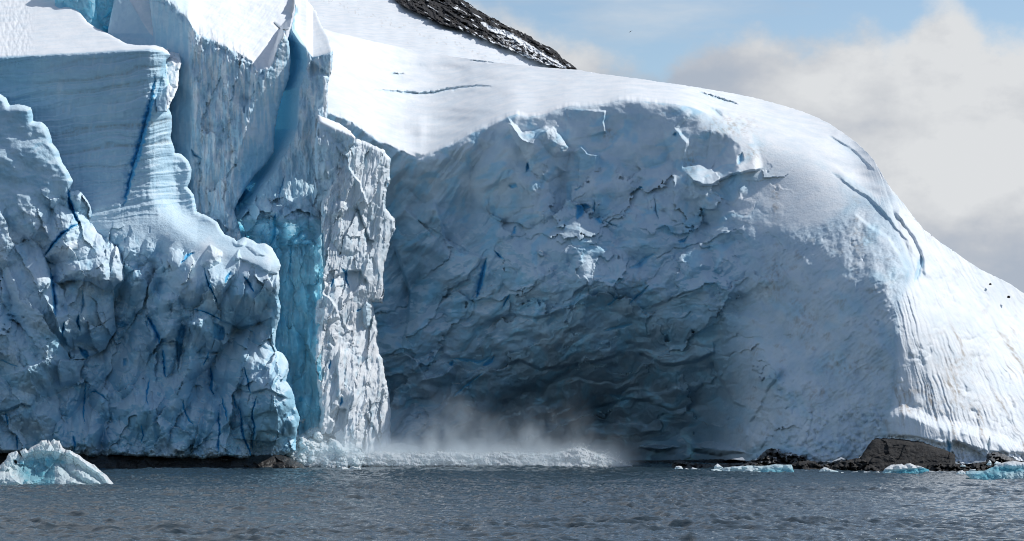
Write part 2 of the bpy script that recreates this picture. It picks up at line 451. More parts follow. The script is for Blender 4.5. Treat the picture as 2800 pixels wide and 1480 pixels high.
# ================================================================== THE ICE
# ---- front-left buttress
L1_OUT = [(-60,262),(0,258),(16,266),(27,288),(54,285),(84,293),(91,315),(90,331),(114,334),(130,348),(139,370),(144,391),(160,413),(168,440),
 (185,467),(200,495),(190,524),(215,519),(231,535),(247,560),(255,592),(266,620),(288,641),(315,663),(331,690),(340,715),(343,730),(337,740),
 (345,752),(340,768),(322,776),(312,790),(312,850),(318,905),(300,930),(290,955),(270,965),(240,985),(225,1010),(215,1080),(210,1160),(215,1235),(170,1248),(60,1240),(-60,1240)]
def f_L1(A):
    U, V = A.U, A.V
    A.Y = tps(U, V, [(-60,258,308.5),(200,300,311),(0,450,306),(180,500,308),(0,650,304.5),(150,650,305),(260,640,307),(330,720,307),(0,760,301),(150,760,302.5),(300,760,304.5),
        (0,900,298.5),(120,880,299.5),(0,1000,299),(150,1000,300.5),(225,1000,308.5),(280,960,308),(0,1240,300.5),(150,1240,303),(210,1240,309),(150,1100,302),(212,1100,309)])
    up = sstep(640, 520, V + .25 * U)
    A.Y += fbm(U / 120, V / 80, 4, 2, .45) * 1.8 * (.5 + .5 * up) + fbm(U / 30, V / 22, 4, 12) * .16
    lo = 1 - up
    A.rubc(U / 90 - V / 300, V / 110, 2.8, 5, lo, 1.1); A.frac(U / 66 - V / 200, V / 110, 1.5, 221, lo); A.frac(U / 26, V / 40, .35, 231, lo * sstep(-.1, .3, fbm(U / 80, V / 80, 2, 48))); A.rub(34, .7, 6, lo * sstep(-.1, .3, fbm(U / 80, V / 80, 2, 5))); A.rub(11, .15, 7, lo)
    A.groove([(186,520),(190,545),(196,570),(206,592),(216,612)], 4.5, 3.5)
    A.groove([(216,611),(195,622),(170,640),(148,664),(133,685),(122,703)], 3.4, 3.0)
    A.step([(122,703),(150,668),(195,622),(216,612)], -1.2, 70)
    A.groove([(122,703),(134,720),(152,723)], 2.5, 1.5, .4)
    A.groove([(137,735),(142,770),(147,800),(149,835),(152,868)], 4.0, 3.5, .75)
    A.step([(152,868),(149,835),(146,800),(138,740),(122,703)], 2.6, 60)      # left of crack: lower shelf in front
    A.chunk([(150,720),(300,700),(303,770),(285,790),(240,768),(200,765),(160,790),(148,770)], 2.6, 14, -.004, .012)
    A.step([(150,775),(200,765),(245,768),(285,792),(304,770)], 2.4, 60)
    A.step([(196,955),(184,940),(178,925),(160,905),(152,872),(128,828),(115,800)], -3.4, 70)
    A.step([(165,1060),(158,1010),(163,985),(192,985),(190,955)], -3.0, 90)
    A.pit([(212,948),(236,956),(249,974),(235,985),(218,968)], 4, .9)
    A.step([(-20,1035),(40,1018),(75,1005),(120,985),(160,965)], -.8, 60)
    A.step([(-20,1128),(20,1122),(60,1105),(85,1112),(100,1080)], 1.8, 40)
    A.groove([(15,1130),(20,1150),(23,1165)], 2, 1.2)
    A.groove([(46,1190),(48,1212),(46,1230)], 2, 1.2)
    A.groove([(-10,985),(8,985),(25,995),(50,1003)], 1.8, 1.0, .6)
    for (x, y) in ((24,862),(38,866),(66,868),(10,902),(20,908),(30,876)): A.blob(x, y, 7, 4, 10, -.9)
    A.groove([(175,880),(172,905),(170,920)], 2.5, 2.2); A.groove([(215,860),(212,880),(220,905)], 3, 2.2, .8)
    A.groove([(225,790),(228,835),(220,860)], 2, 1.4, .5)
    A.snow = np.clip(.30 + .5 * fbm(U / 70, V / 50, 3, 21) + .35 * sstep(1000, 640, V) * sstep(480, 700, V), 0, .9)
    A.ice = np.maximum(A.ice, .25 * sstep(.1, .45, fbm(U / 45, V / 60, 3, 33)) * lo)

b = relief('ice_buttress', L1_OUT, 1.7, f_L1, M_ICE, 16, (2, 12, 1), 16, 3.0)
setp(b, 'grey blue front ice buttress with a thin curved blue crack, at the far left edge', 'ice cliff')

# ---- striped wall with flat snow top, and the broken lower cliff
L2_OUT = [(-60,-60),(190,-60),(194,-10),(196,0),(217,33),(239,60),(261,76),(293,90),(321,106),(348,120),(380,124),(424,124),(445,130),(458,140),(466,150),
 (456,158),(453,175),(452,207),(462,223),(468,245),(469,272),(462,299),(470,315),(470,348),(466,375),(475,402),(478,418),(495,421),(513,437),(524,462),
 (522,489),(513,511),(530,533),(535,560),(538,579),(571,592),(595,609),(603,625),(614,641),(640,652),(649,662),(671,649),(692,658),(703,666),(730,667),(746,679),
 (749,688),(763,711),(768,727),(763,743),(765,787),(760,808),(768,841),(763,874),(755,906),(752,944),(758,961),(774,966),(787,988),(790,1010),(782,1042),(793,1056),
 (804,1080),(809,1113),(820,1140),(817,1162),(812,1178),(809,1205),(809,1232),(779,1243),(752,1256),(720,1258),(690,1250),(655,1255),(620,1246),(600,1250),(560,1258),(500,1256),(440,1250),(400,1250),
 (340,1246),(310,1244),(282,1254),(240,1256),(200,1240),(150,1230),(-60,1230)]
VL2 = [(-60,156),(0,154),(60,152),(110,149),(220,144),(320,138),(410,134),(445,139),(470,152)]
def f_L2(A):
    U, V = A.U, A.V
    wall = tps(U, V, [(-60,150,317),(200,145,317.5),(440,140,318),(0,300,318),(250,300,317.5),(450,300,317.5),(0,450,318),(250,450,317),(450,450,316.3),(520,470,317),
        (250,560,314),(430,560,313.6),(520,560,314),(250,640,309.5),(400,640,309.5),(350,720,305),(250,760,309),(450,720,304),(560,760,301),(700,760,300),(765,760,301),
        (300,850,309),(400,860,305),(480,880,303.5),(600,880,301.5),(700,880,300),(760,880,301.5),(250,950,311),(330,960,308),(430,970,305),(520,1000,303.5),(600,1000,303),(700,1000,300.3),(790,1040,303),
        (250,1080,306),(340,1080,304),(450,1080,303),(560,1080,302.5),(660,1080,301),(740,1100,300.5),(810,1120,303),(250,1240,304),(400,1240,302),(550,1240,302),(700,1240,302),(805,1220,303)])
    # snow top: rises back from the lip
    vl = pl(U, VL2)
    A.Y = wall + softplus((vl - V) * .42, .9)
    # shelf under the wall on the right
    sh = pl(U, [(400,560),(470,590),(540,640),(600,660),(680,680),(750,700)])
    wR = sstep(400, 500, U)
    A.Y += wR * (softplus((sh + 24 - V) * .09, .5) - softplus((sh - 32 - V) * .09, .5))
    wl = sstep(vl, vl + 8, V) * sstep(640, 560, V)                    # the smooth layered wall
    tilt = V + .13 * U + fbm(U / 160, V / 60, 3, 4) * 22
    bands = fbm(tilt / 21, U / 2500, 4, 9, .6)
    A.Y += wl * (bands * .72 + fbm(U / 11, V / 90, 4, 14) * .16 + fbm(U / 80, V / 60, 4, 15) * .55)
    lo = sstep(590, 700, V)
    rough = lo * sstep(-10, 80, V - pl(U, [(0,560),(380,590),(450,640),(560,705),(680,725),(800,735)]))
    bl = np.clip(.35 + .9 * sstep(620, 420, U) + .4 * fbm(U / 110, V / 110, 2, 8), .25, 1.15)
    bl = bl * (1 - .45 * sstep(690, 760, U))
    A.rub(150, 4.6, 41, rough, 1.0); A.rubc((U + .25 * V) / 62, V / 120, 2.6, 42, rough, 1.1); A.rubc(U / 34 - V / 120, V / 52, .8, 47, rough * sstep(-.15, .25, fbm(U / 100, V / 100, 2, 46))); A.rub(17, .5, 43, rough * bl * sstep(.0, .3, fbm(U / 70, V / 70, 2, 45)))
    A.frac(U / 66 + V / 260, V / 120, 1.7, 201, rough); A.frac(U / 26, V / 44, .4, 211, rough * sstep(-.2, .2, fbm(U / 80, V / 80, 2, 47)))
    A.Y += rough * (fbm(U / 60, V / 90, 4, 16, .42) * .9 + fbm(U / 6, V / 8, 3, 36) * .09)
    # lit right flank of the lower block
    A.Y += .05 * softplus(U - pl(V, [(680,735),(800,738),(960,735),(1050,748),(1110,778),(1240,786)]), 5) * lo
    # long blue slit in the layered wall, softly curved on its right
    A.groove([(423,214),(418,250),(413,285),(402,325),(390,372),(378,415),(362,470),(350,520),(338,560)], 7.5, 2.2, .8, 7)
    A.step([(345,560),(362,470),(390,372),(405,320),(420,225)], -1.0, 34)
    A.groove([(452,160),(446,200),(436,240),(425,290)], 9, .9, .25)
    A.blob(505, 475, 30, 60, -15, .5)
    for pts, w, d in (
        ([(560,734),(562,750),(567,767),(575,786),(581,800),(590,816),(593,828)], 2.3, 2.4), ([(668,757),(680,772),(687,786),(694,799)], 2.4, 1.8),
        ([(527,847),(546,849),(564,855),(579,861),(595,870),(607,877)], 1.7, 1.4), ([(668,1005),(672,1025),(680,1045),(680,1060),(686,1077)], 2.0, 1.8),
        ([(702,1085),(697,1105),(691,1125),(690,1145),(697,1167),(694,1185),(691,1207),(690,1232)], 2.4, 2.2),
        ([(650,1108),(657,1125),(660,1145),(662,1172),(667,1197),(672,1212),(682,1230),(687,1252)], 2.6, 2.4),
        ([(607,1085),(611,1110),(618,1125),(621,1152)], 2.2, 1.8), ([(637,1078),(641,1100),(646,1119)], 2.0, 1.6),
        ([(597,1125),(598,1155),(602,1180),(598,1200),(597,1237)], 2.2, 2.0), ([(445,955),(449,985),(450,1005),(453,1032)], 3.0, 2.6),
        ([(404,864),(415,885),(425,900),(433,920),(437,942)], 4.0, 3.0), ([(576,1003),(579,1040),(577,1065),(586,1082)], 3.6, 2.6),
        ([(410,1035),(404,1060),(400,1090),(405,1110)], 2.0, 1.2), ([(495,720),(512,700),(530,690)], 3, 1.2), ([(615,775),(622,758),(629,742)], 2.4, 1.2),
        ([(385,1215),(392,1190),(385,1160)], 1.6, .9), ([(245,1075),(262,1070),(280,1082),(296,1098)], 2.2, 1.4), ([(200,1190),(205,1215),(203,1235)], 2.4, 1.2),
        ([(555,1000),(566,980),(572,960)], 2.0, 1.2), ([(500,1090),(502,1120),(515,1145),(530,1165)], 2.0, 1.0), ([(235,1040),(232,1080),(228,1130),(232,1160)], 1.8, 1.2)):
        A.groove(pts, w, d)
    A.pit([(494,886),(510,890),(506,915),(501,942),(496,968),(489,1002),(487,1025),(483,990),(480,950),(478,925)], 4.5)
    A.pit([(582,882),(597,886),(613,895),(616,910),(612,932),(598,934),(580,925)], 3.6)
    A.pit([(337,980),(347,978),(349,1004),(334,1002)], 2.6); A.pit([(210,950),(236,956),(249,974),(222,972)], 3)
    A.pit([(395,880),(404,868),(408,890),(402,900)], 2); A.pit([(310,885),(340,875),(352,890),(335,900)], 1.8, .6)
    A.chunk([(407,840),(423,805),(470,800),(490,810),(497,880),(490,910),(456,936),(440,929),(421,880)], 2.4, 10, .02, .006)
    A.chunk([(503,960),(520,912),(513,882),(569,856),(581,875),(583,910),(560,940),(541,965),(597,965),(592,985),(560,1015),(540,1030),(500,1052),(485,1082),(480,1064),(495,1010)], 2.8, 10, .012, .01)
    A.chunk([(444,945),(460,938),(483,943),(486,965),(470,1020),(455,1036),(446,1000)], 1.8, 7)
    A.chunk([(548,712),(574,668),(607,687),(609,700),(600,720),(574,734),(550,728)], 2.4, 12, 0, .02)
    A.chunk([(400,850),(433,905),(426,945),(400,962),(360,962),(348,900),(375,858)], 1.8, 12, 0, .02)
    A.chunk([(635,705),(655,680),(660,708),(640,716)], 1.0, 6); A.chunk([(668,672),(690,668),(720,685),(735,702),(700,700)], .9, 9)
    A.blob(655, 662, 22, 14, 0, 1.4); A.blob(735, 785, 52, 34, 0, 1.5)
    A.step([(600,872),(650,895),(695,888),(740,868),(752,872)], 1.8, 55)
    A.step([(640,1060),(690,1075),(730,1062),(758,1078),(790,1090)], 1.5, 45)
    A.step([(700,1180),(740,1178),(790,1196),(812,1180)], 1.6, 40)
    A.step([(660,1140),(700,1138),(735,1125),(762,1130)], 1.0, 30)
    A.chunk([(770,1195),(785,1140),(802,1140),(815,1165),(810,1198)], 1.6, 6)
    A.step([(655,708),(690,722),(735,745),(765,752)], 1.0, 30)
    A.chunk([(300,1110),(350,1085),(400,1080),(440,1110),(430,1160),(380,1180),(330,1170)], 1.5, 18, 0, .02)
    A.chunk([(225,1170),(280,1160),(285,1245),(240,1252),(215,1220)], 1.8, 14)
    A.chunk([(465,1215),(500,1210),(545,1235),(548,1256),(470,1250)], 1.2, 7)
    foot = sstep(1195, 1240, V + 8 * fbm(U / 30, V / 30, 3, 77))
    A.rub(9, .45, 78, foot)
    snow = sstep(vl + 3, vl - 3, V)
    A.Y += snow * fbm(U / 60, V / 22, 4, 66) * .5 + snow * sstep(110, 60, U) * fbm(U / 9, V / 14, 4, 67) * .7
    sn = .22 + .5 * fbm(U / 60, V / 60, 3, 22) + .4 * lo * sstep(900, 680, V) * sstep(350, 520, U) - .35 * sstep(1000, 1200, V) + .5 * foot
    A.snow = np.clip(np.maximum(snow, np.where(wl > .5, .30 + .22 * sstep(-.1, .35, fbm(U / 11 + V / 70, V / 70, 4, 18)) * sstep(0, .3, fbm(U / 70, V / 70, 3, 19) + .05), np.minimum(sn, .95))), 0, 1)
    A.dirt = wl * sstep(.05, .42, bands) * .4 * sstep(60, 220, U)
    A.ice = np.maximum(A.ice, wl * .30 * sstep(230, 90, U + .2 * V))
    A.ice = np.maximum(A.ice, rough * .3 * sstep(.05, .4, fbm(U / 38, V / 70, 3, 34)))
    A.part = np.where(snow > .5, 1, 0)

b = relief('ice_cliff', L2_OUT, 1.7, f_L2, M_ICE, 20, (1.6, 10, 1), 11, 2.4, parts=[('ice_face', M_ICE), ('snow_cap', M_SNOW)])
setp(b, 'broad banded ice cliff under a flat snow top, broken and blue cracked below', 'ice cliff')

# ---- blue cleft behind the snow top
def f_CL(A):
    U, V = A.U, A.V
    A.Y = 366 + .05 * np.abs(U - 250) - .06 * (V - 40)
    A.rub(24, 1.4, 3); A.rub(9, .4, 4)
    A.step([(258,-20),(262,20),(255,50),(250,75)], -3, 60)
    A.pit([(276,72),(300,70),(298,95),(284,96)], 5, 1); A.pit([(280,48),(300,25),(312,8),(306,40),(288,52)], 3, .8)
    A.ice = np.maximum(A.ice, .22 + .2 * fbm(U / 30, V / 30, 3, 2)); A.snow = np.clip(.3 + .6 * fbm(U / 20, V / 40, 3, 7), 0, 1)
b = relief('ice_wall', [(150,-60),(345,-60),(345,150),(230,150),(150,60)], 2, f_CL, M_BLUE, 10, (0, 9, 1), 0)
setp(b, 'pale cyan ice wall with a teal hole, in the cleft at the top left', 'ice wall')

# ---- serac with pale blue left face behind the flat snow top
def f_B0(A):
    U, V = A.U, A.V
    ur = pl(V, [(-60,338),(0,354),(30,372),(64,392),(92,410),(103,427),(121,444),(140,455),(400,455)])
    A.Y = 338 + (140 - V) * .16 + np.where(V > 140, (V - 140) * -.02, 0)
    d = U - ur
    A.Y += np.where(d < 0, -d * .085, -np.minimum(d, 30) * .012)
    lit = sstep(-3, 3, d)
    A.Y += lit * (fbm(U / 40, V / 40, 4, 3) * .6) + (1 - lit) * fbm(U / 30, V / 45, 4, 5) * .7
    kn = sstep(120, 150, V)
    A.rub(18, .8, 6, kn * lit); A.rub(8, .3, 9, kn)
    A.Y += kn * fbm(U / 7, V / 50, 3, 10) * .3
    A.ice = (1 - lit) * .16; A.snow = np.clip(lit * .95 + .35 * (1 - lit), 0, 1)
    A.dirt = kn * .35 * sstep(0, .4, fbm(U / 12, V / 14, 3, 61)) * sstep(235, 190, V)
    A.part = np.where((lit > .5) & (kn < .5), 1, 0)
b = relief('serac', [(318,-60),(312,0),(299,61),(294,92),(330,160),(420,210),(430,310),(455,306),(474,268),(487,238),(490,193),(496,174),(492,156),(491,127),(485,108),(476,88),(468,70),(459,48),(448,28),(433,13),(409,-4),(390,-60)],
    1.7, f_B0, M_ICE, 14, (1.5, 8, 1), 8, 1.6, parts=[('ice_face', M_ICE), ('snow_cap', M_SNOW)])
setp(b, 'narrow serac with pale blue left and snowy right flank, behind the flat snow top', 'serac')

# ---- second wall (streaked) with its snow slope
B_OUT = [(400,-60),(812,-60),(806,0),(803,25),(795,60),(790,80),(764,80),(748,64),(764,76),(780,92),(790,114),(795,163),(790,217),(774,255),(760,304),(752,353),(748,418),(730,446),
 (698,478),(671,516),(652,549),(640,575),(648,600),(656,630),(668,655),(640,690),(560,690),(440,600),(430,300),(420,100)]
VLS = [(400,-40),(470,10),(500,40),(543,92),(592,109),(625,130),(682,165),(812,215)]
VLB = [(400,-40),(470,10),(500,40),(516,54),(543,92),(592,109),(625,130),(682,163),(709,186),(735,183),(748,165),(762,120),(775,100),(800,80)]
def f_B(A):
    U, V = A.U, A.V
    vl = pl(U, VLB) + fbm(U / 14, V / 40, 3, 2) * 6
    A.Y = 333 + (V - 300) * -.010
    vs = vl + (pls(U, VLS, 22) - vl) * sstep(2, 40, vl - V)
    A.Y += softplus((vs - V) * .21, 1.0)
    ur = pl(V, [(100,760),(190,735),(240,717),(283,687),(326,681),(391,665),(435,652),(478,633),(522,638),(549,649),(700,690)]) + fbm(U / 20, V / 25, 4, 4) * 8
    below = sstep(vl - 2, vl + 6, V)
    A.Y += below * np.where(U > ur, (U - ur) * .055, 0)
    left = sstep(528, 500, U - .03 * V)
    A.Y += left * (528 - U).clip(0) * .06
    face = below * sstep(4, -4, U - ur) * (1 - left)
    A.Y += face * (fbm(U / 8, V / 75, 5, 5, .55) * .62 + fbm(U / 50, V / 90, 4, 6) * 2.0) + below * fbm(U / 45, V / 60, 4, 17) * .8
    A.frac(U / 55, V / 120, .9, 291, face); A.rub(30, .6, 8, face * sstep(-.1, .3, fbm(U / 60, V / 80, 2, 12))); A.rub(11, .35, 9, sstep(26, 4, np.abs(V - vl - 14)))
    sl = 1 - below
    A.Y += sl * (fbm(U / 7 + V / 9, V / 60, 4, 10) * .22 + fbm(U / 50, V / 40, 4, 11) * .9)
    A.groove([(522,408),(532,425),(548,434),(553,433)], 3, 1.6, .5); A.blob(515, 470, 30, 60, 10, 1.0)
    A.chunk([(548,585),(590,592),(603,625),(600,660),(556,640)], 2.0, 8)
    A.ice = np.maximum(A.ice, left * .2); A.ice = np.maximum(A.ice, below * sstep(0, 30, U - ur) * (.12 + .4 * sstep(300, 560, V)))
    A.snow = np.clip(sl + below * (.35 + .6 * sstep(-.1, .2, fbm(U / 10, V / 80, 4, 20))) * (1 - .4 * left), 0, 1)
    A.dirt = sl * sstep(.15, .4, fbm(U / 16, V / 30, 3, 31)) * .1
    A.part = np.where(below < .5, 1, 0)
b = relief('ice_cliff', B_OUT, 1.7, f_B, M_ICE, 18, (1.8, 10, 1), 9, 2.0, parts=[('ice_face', M_ICE), ('snow_cap', M_SNOW)])
setp(b, 'tall streaked ice cliff forming the left side of the deep blue crevasse', 'ice cliff')

# ---- crevasse tower and the glowing blue shaft under it
C_OUT = [(808,-60),(842,-60),(840,0),(866,33),(874,60),(896,98),(910,141),(908,190),(896,228),(896,304),(888,380),(880,424),(877,478),(878,522),(872,571),(880,614),(882,641),(880,680),
 (884,740),(880,790),(876,830),(880,900),(878,1000),(882,1080),(890,1130),(900,1250),(780,1250),(700,1250),(640,1000),(620,700),(600,600),(640,330),(700,262),(775,160),(786,112),(792,86),(801,60),(809,27),(806,0)]
VLC = [(700,40),(790,95),(800,112),(822,128),(839,134),(855,156),(880,150),(910,140)]
def f_C(A):
    U, V = A.U, A.V
    ul = pl(V, [(0,800),(80,806),(130,836),(163,842),(196,836),(239,820),(304,815),(353,812),(408,786),(462,756),(500,732),(538,712),(580,700),(640,700),(700,700)])
    d = ul - U
    A.Y = tps(U, V, [(820,100,338),(900,150,337),(820,300,336),(890,300,336.5),(760,500,334),(870,500,334.5),(720,600,328),(850,600,328),(800,700,324),(780,900,319),(880,900,321),(790,1200,314),(890,1200,315),(660,700,332)])
    up = sstep(640, 520, V)
    A.Y += up * np.where(d > 0, d * .10 + (d * .011) ** 2 * 10, 0)          # left wall of the crevasse, going in
    vl = pl(U, VLC)
    A.Y += softplus((vl - V) * .3, .8) * sstep(12, -10, d)
    face = up * sstep(6, -6, d) * sstep(vl, vl + 8, V)
    A.Y += face * (fbm(U / 22, V / 60, 5, 3) * 1.5 + fbm(U / 8, V / 50, 4, 4) * .35)
    A.Y += up * sstep(-4, 12, d) * fbm(U / 40, V / 50, 4, 6) * .5
    A.chunk([(838,190),(850,165),(872,178),(905,200),(900,215),(870,205),(845,215)], -1.6, 8)
    A.groove([(805,8),(809,25),(800,58),(792,75),(797,108)], 5, 3, .45)
    A.groove([(778,480),(772,505),(764,530),(766,555)], 1.6, 1.6, .5)
    # collapsed blocks in the throat
    th = sstep(525, 560, V) * sstep(720, 660, V)
    A.frac(U / 34, V / 36, 1.8, 261, th); A.rub(22, 1.0, 22, th)
    A.chunk([(687,555),(730,540),(790,570),(812,600),(838,590),(842,650),(815,670),(780,655),(752,640),(735,665),(690,640)], 2.6, 10, 0, .01)
    A.pit([(656,620),(668,610),(672,640),(690,648),(700,655),(672,655),(668,640)], 5, 1); A.groove([(752,585),(750,610),(752,635),(740,670)], 4.5, 2.4, .8)
    A.pit([(640,540),(665,520),(700,500),(690,530),(660,560),(650,590)], 9, 1)
    # the shaft: vertical flutes and hanging lips
    lo = sstep(640, 690, V)
    A.Y += lo * (fbm((U + 10 * fbm(U / 60, V / 50, 2, 91)) / 21, V / 150, 4, 5, .5) * 1.8 + fbm(U / 50, V / 60, 3, 7) * 2.2 + fbm(U / 6, V / 60, 3, 8) * .12)
    A.frac(U / 42, V / 100, 1.5, 271, lo); A.Y += -2.5 * sstep(600, 690, V) + .006 * (V - 660).clip(0) - .16 * softplus(U - 858 + 9 * fbm(U / 30, V / 34, 3, 93), 4) * sstep(600, 680, V) * sstep(1120, 1020, V)
    A.step([(770,672),(800,668),(850,665),(880,655)], 1.4, 30)
    A.step([(838,900),(836,960),(838,1000),(825,1030),(800,1050),(785,1048)], 2.2, 45)
    A.groove([(796,668),(794,720),(792,760)], 1.6, 1.4, .9)
    A.pit([(816,1088),(822,1080),(829,1090),(828,1100),(815,1103)], 2, 1)
    A.chunk([(770,1048),(830,1075),(850,1085),(848,1120),(835,1145),(800,1130),(778,1090)], 1.3, 9)
    r = sstep(vl + 3, vl - 3, V) * sstep(4, -4, d)
    A.Y += r * fbm(U / 20, V / 20, 4, 13) * .4
    deep = up * sstep(0, 60, d + 10)
    A.ice = np.maximum(A.ice, np.clip(deep * .95, 0, 1))
    col = sstep(600, 760, V) * (.24 + .45 * fbm(U / 26, V / 110, 3, 41)) + .25 * th
    col = col * sstep(884, 850, U - 8 * fbm(V / 40, U / 40, 2, 3)) 
    A.ice = np.maximum(A.ice, np.clip(col, 0, .85)); A.ice = np.maximum(A.ice, .22 * up * sstep(380, 520, V))
    A.snow = np.clip(r + face * (.4 + .5 * sstep(-.1, .25, fbm(U / 14, V / 60, 3, 42))) + .35 * th, 0, 1)
    A.part = np.where(r > .5, 1, np.where(V > 600 + 30 * fbm(U / 30, V / 30, 3, 92), 2, np.where(d > 0, 3, 0)))
b = relief('ice_tower', C_OUT, 1.6, f_C, M_ICE, .6, (1.6, 9, 1), 8, 1.6, parts=[('ice_face', M_ICE), ('snow_cap', M_SNOW), ('blue_ice', M_BLUE), ('crevasse_wall', M_ICE)])
setp(b, 'tall ice tower on the right of the crevasse with a vivid cyan shaft below it', 'ice tower')

# ---- hanging block and sunlit buttress
def f_D1(A):
    U, V = A.U, A.V
    A.Y = 327 + (U - 890) * .012 + softplus((pl(U, [(880,330),(925,352),(973,375)]) - V) * .3, .6)
    A.Y += sstep(470, 600, V) * (V - 470).clip(0) * .03
    w = sstep(345, 375, V)
    A.Y += w * (fbm(U / 9, V / 55, 4, 3) * .4 + fbm(U / 40, V / 60, 4, 4) * 1.1 - .05 * (U - 940).clip(0))
    A.frac(U / 30, V / 60, .9, 281, w); A.rub(26, .5, 5, w)
    A.groove([(925,512),(918,535),(915,550)], 2, 1.2, .8); A.groove([(900,560),(893,590)], 1.6, .8, .6)
    sn = sstep(352 + .45 * (U - 900), 344 + .45 * (U - 900), V)
    A.snow = np.clip(sn + .55 + .4 * fbm(U / 10, V / 50, 3, 6), 0, 1); A.part = np.where(sn > .5, 1, 0)
b = relief('hanging_serac', [(870,315),(896,325),(926,337),(958,358),(972,375),(969,391),(953,418),(958,456),(969,478),(961,522),(948,549),(926,576),(904,603),(885,620),(860,640),(860,400)],
    1.6, f_D1, M_ICE, 4, (1.6, 8, 1), 9, 2.0, parts=[('ice_face', M_ICE), ('snow_cap', M_SNOW)])
setp(b, 'overhanging serac block with a small snow cap, between the crevasse tower and the sunlit buttress', 'serac')

D_OUT = [(930,385),(975,380),(1013,391),(1051,413),(1067,435),(1066,489),(1056,516),(1054,571),(1062,579),(1078,598),(1081,625),(1067,652),(1060,696),(1051,716),(1048,760),(1051,797),(1046,830),
 (1018,826),(1030,880),(1032,906),(1029,923),(1038,961),(1046,993),(1056,1042),(1065,1091),(1068,1130),(1068,1250),(860,1250),(872,1167),(876,1129),(868,1053),(862,988),(864,923),(861,857),(866,814),(880,790),(880,700),(876,560),(920,480)]
def f_D(A):
    U, V = A.U, A.V
    A.Y = tps(U, V, [(950,400,331),(1060,420,334.5),(1000,540,329.5),(1070,600,333.5),(890,640,323.5),(1060,700,331.5),(900,760,320.5),(1040,780,329),(880,860,318),(1020,880,328.5),(870,1000,314.5),(1030,980,325.5),
        (880,1100,313.5),(970,1100,318),(1060,1100,325.5),(880,1240,315),(970,1240,316.5),(1065,1240,323.5)])
    hi = sstep(800, 700, V)
    wx = fbm(U / 50, V / 70, 3, 71) * 10
    A.Y += fbm((U + wx) / 8 + V * .012, V / 95, 5, 3, .55) * .36 + fbm((U + wx) / 30 + V * .006, V / 120, 4, 4) * 1.2
    A.frac((U + .25 * V) / 46, V / 130, 1.0, 241); A.frac((U + .25 * V) / 20, V / 46, .3, 251); A.rub(13, .3, 7, sstep(.05, .35, fbm(U / 50, V / 80, 2, 9)))
    A.Y -= ridged((U + wx) / 14 + V * .02, V / 70, 4, 61) * .22
    A.chunk([(903,560),(925,545),(950,552),(985,580),(1003,610),(1000,650),(985,690),(960,700),(930,690),(905,660)], 1.2, 12)
    A.step([(975,560),(990,600),(1010,655),(1032,660)], 2.2, 30); A.step([(960,400),(955,460),(985,500),(1010,570)], -1.6, 40)
    A.step([(880,800),(900,812),(920,840),(930,875)], -2.0, 60)
    A.step([(905,760),(945,742),(985,740),(1010,780)], 2.0, 40)
    for p in ([(948,735),(946,765),(955,785)], [(912,760),(906,785)], [(936,735),(950,755)], [(905,985),(900,1010)], [(988,845),(975,850)], [(936,1085),(932,1110)], [(1060,500),(1064,515)]): A.groove(p, 2.2, 1.4, .9)
    A.chunk([(990,840),(998,828),(1010,824),(1016,835),(1014,890),(1000,902),(990,880)], 1.6, 6, 0, 0, .25)
    A.step([(925,1100),(925,1050),(922,1000),(930,950)], -1.3, 22); A.step([(895,1140),(920,1115),(950,1120)], 1.6, 70)
    A.step([(985,1150),(1000,1130),(1025,1175),(1045,1225)], 1.0, 30)
    for i in range(12):
        A.blob(random.uniform(880, 1040), random.uniform(880, 1120), random.uniform(4, 9), random.uniform(6, 14), 20, -random.uniform(.3, .8))
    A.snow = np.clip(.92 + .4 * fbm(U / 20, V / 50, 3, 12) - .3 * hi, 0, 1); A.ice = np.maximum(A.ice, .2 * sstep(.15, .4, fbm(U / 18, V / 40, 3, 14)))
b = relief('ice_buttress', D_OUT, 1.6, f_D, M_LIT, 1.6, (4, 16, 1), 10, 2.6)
setp(b, 'sunlit white fluted buttress right of the cyan shaft, standing in the spray', 'ice cliff')
# ---- the great dome: snowfield, hollowed ice wall, and the cone on the right
F_OUT = [(850,60),(905,86),(980,104),(1100,131),(1180,146),(1250,156),(1350,170),(1480,184),(1579,191),(1635,201),(1743,215),(1852,231),(1907,239),(2000,255),(2065,268),(2136,287),(2190,304),(2234,321),(2266,337),(2299,359),(2337,386),(2370,416),(2391,440),(2413,478),
 (2435,514),(2473,560),(2505,603),(2527,628),(2565,658),(2609,688),(2647,715),(2685,739),(2723,757),(2761,776),(2800,803),(2870,850),(2870,1262),(2800,1262),(2762,1258),(2738,1250),(2720,1238),(2702,1240),(2700,1256),(2690,1262),(2665,1260),(2655,1268),(2630,1270),(2612,1262),
 (2600,1256),(2560,1236),(2500,1220),(2436,1212),(2396,1216),(2366,1240),(2340,1256),(2315,1258),(2300,1250),(2275,1262),(2240,1262),(2205,1258),(2185,1250),(2140,1242),(2110,1240),(2080,1256),(2040,1262),(2030,1250),(1990,1258),(1960,1272),(1830,1272),(1600,1275),(1100,1275),(1000,1260),(850,1200)]
RIM = [(850,292),(896,307),(948,326),(1002,361),(1046,391),(1089,410),(1130,428),(1149,438),(1165,428),(1187,418),(1241,391),(1300,358),(1352,337),(1380,326),(1392,318),(1410,314),(1440,320),(1470,318),(1500,308),(1530,297),(1570,291),(1620,290),(1665,281),(1716,272),(1798,283),(1852,285),(1896,296),(1950,316),(2000,334),(2060,356),(2140,388),(2220,424),(2300,474),(2360,532),(2420,604),(2500,720)]
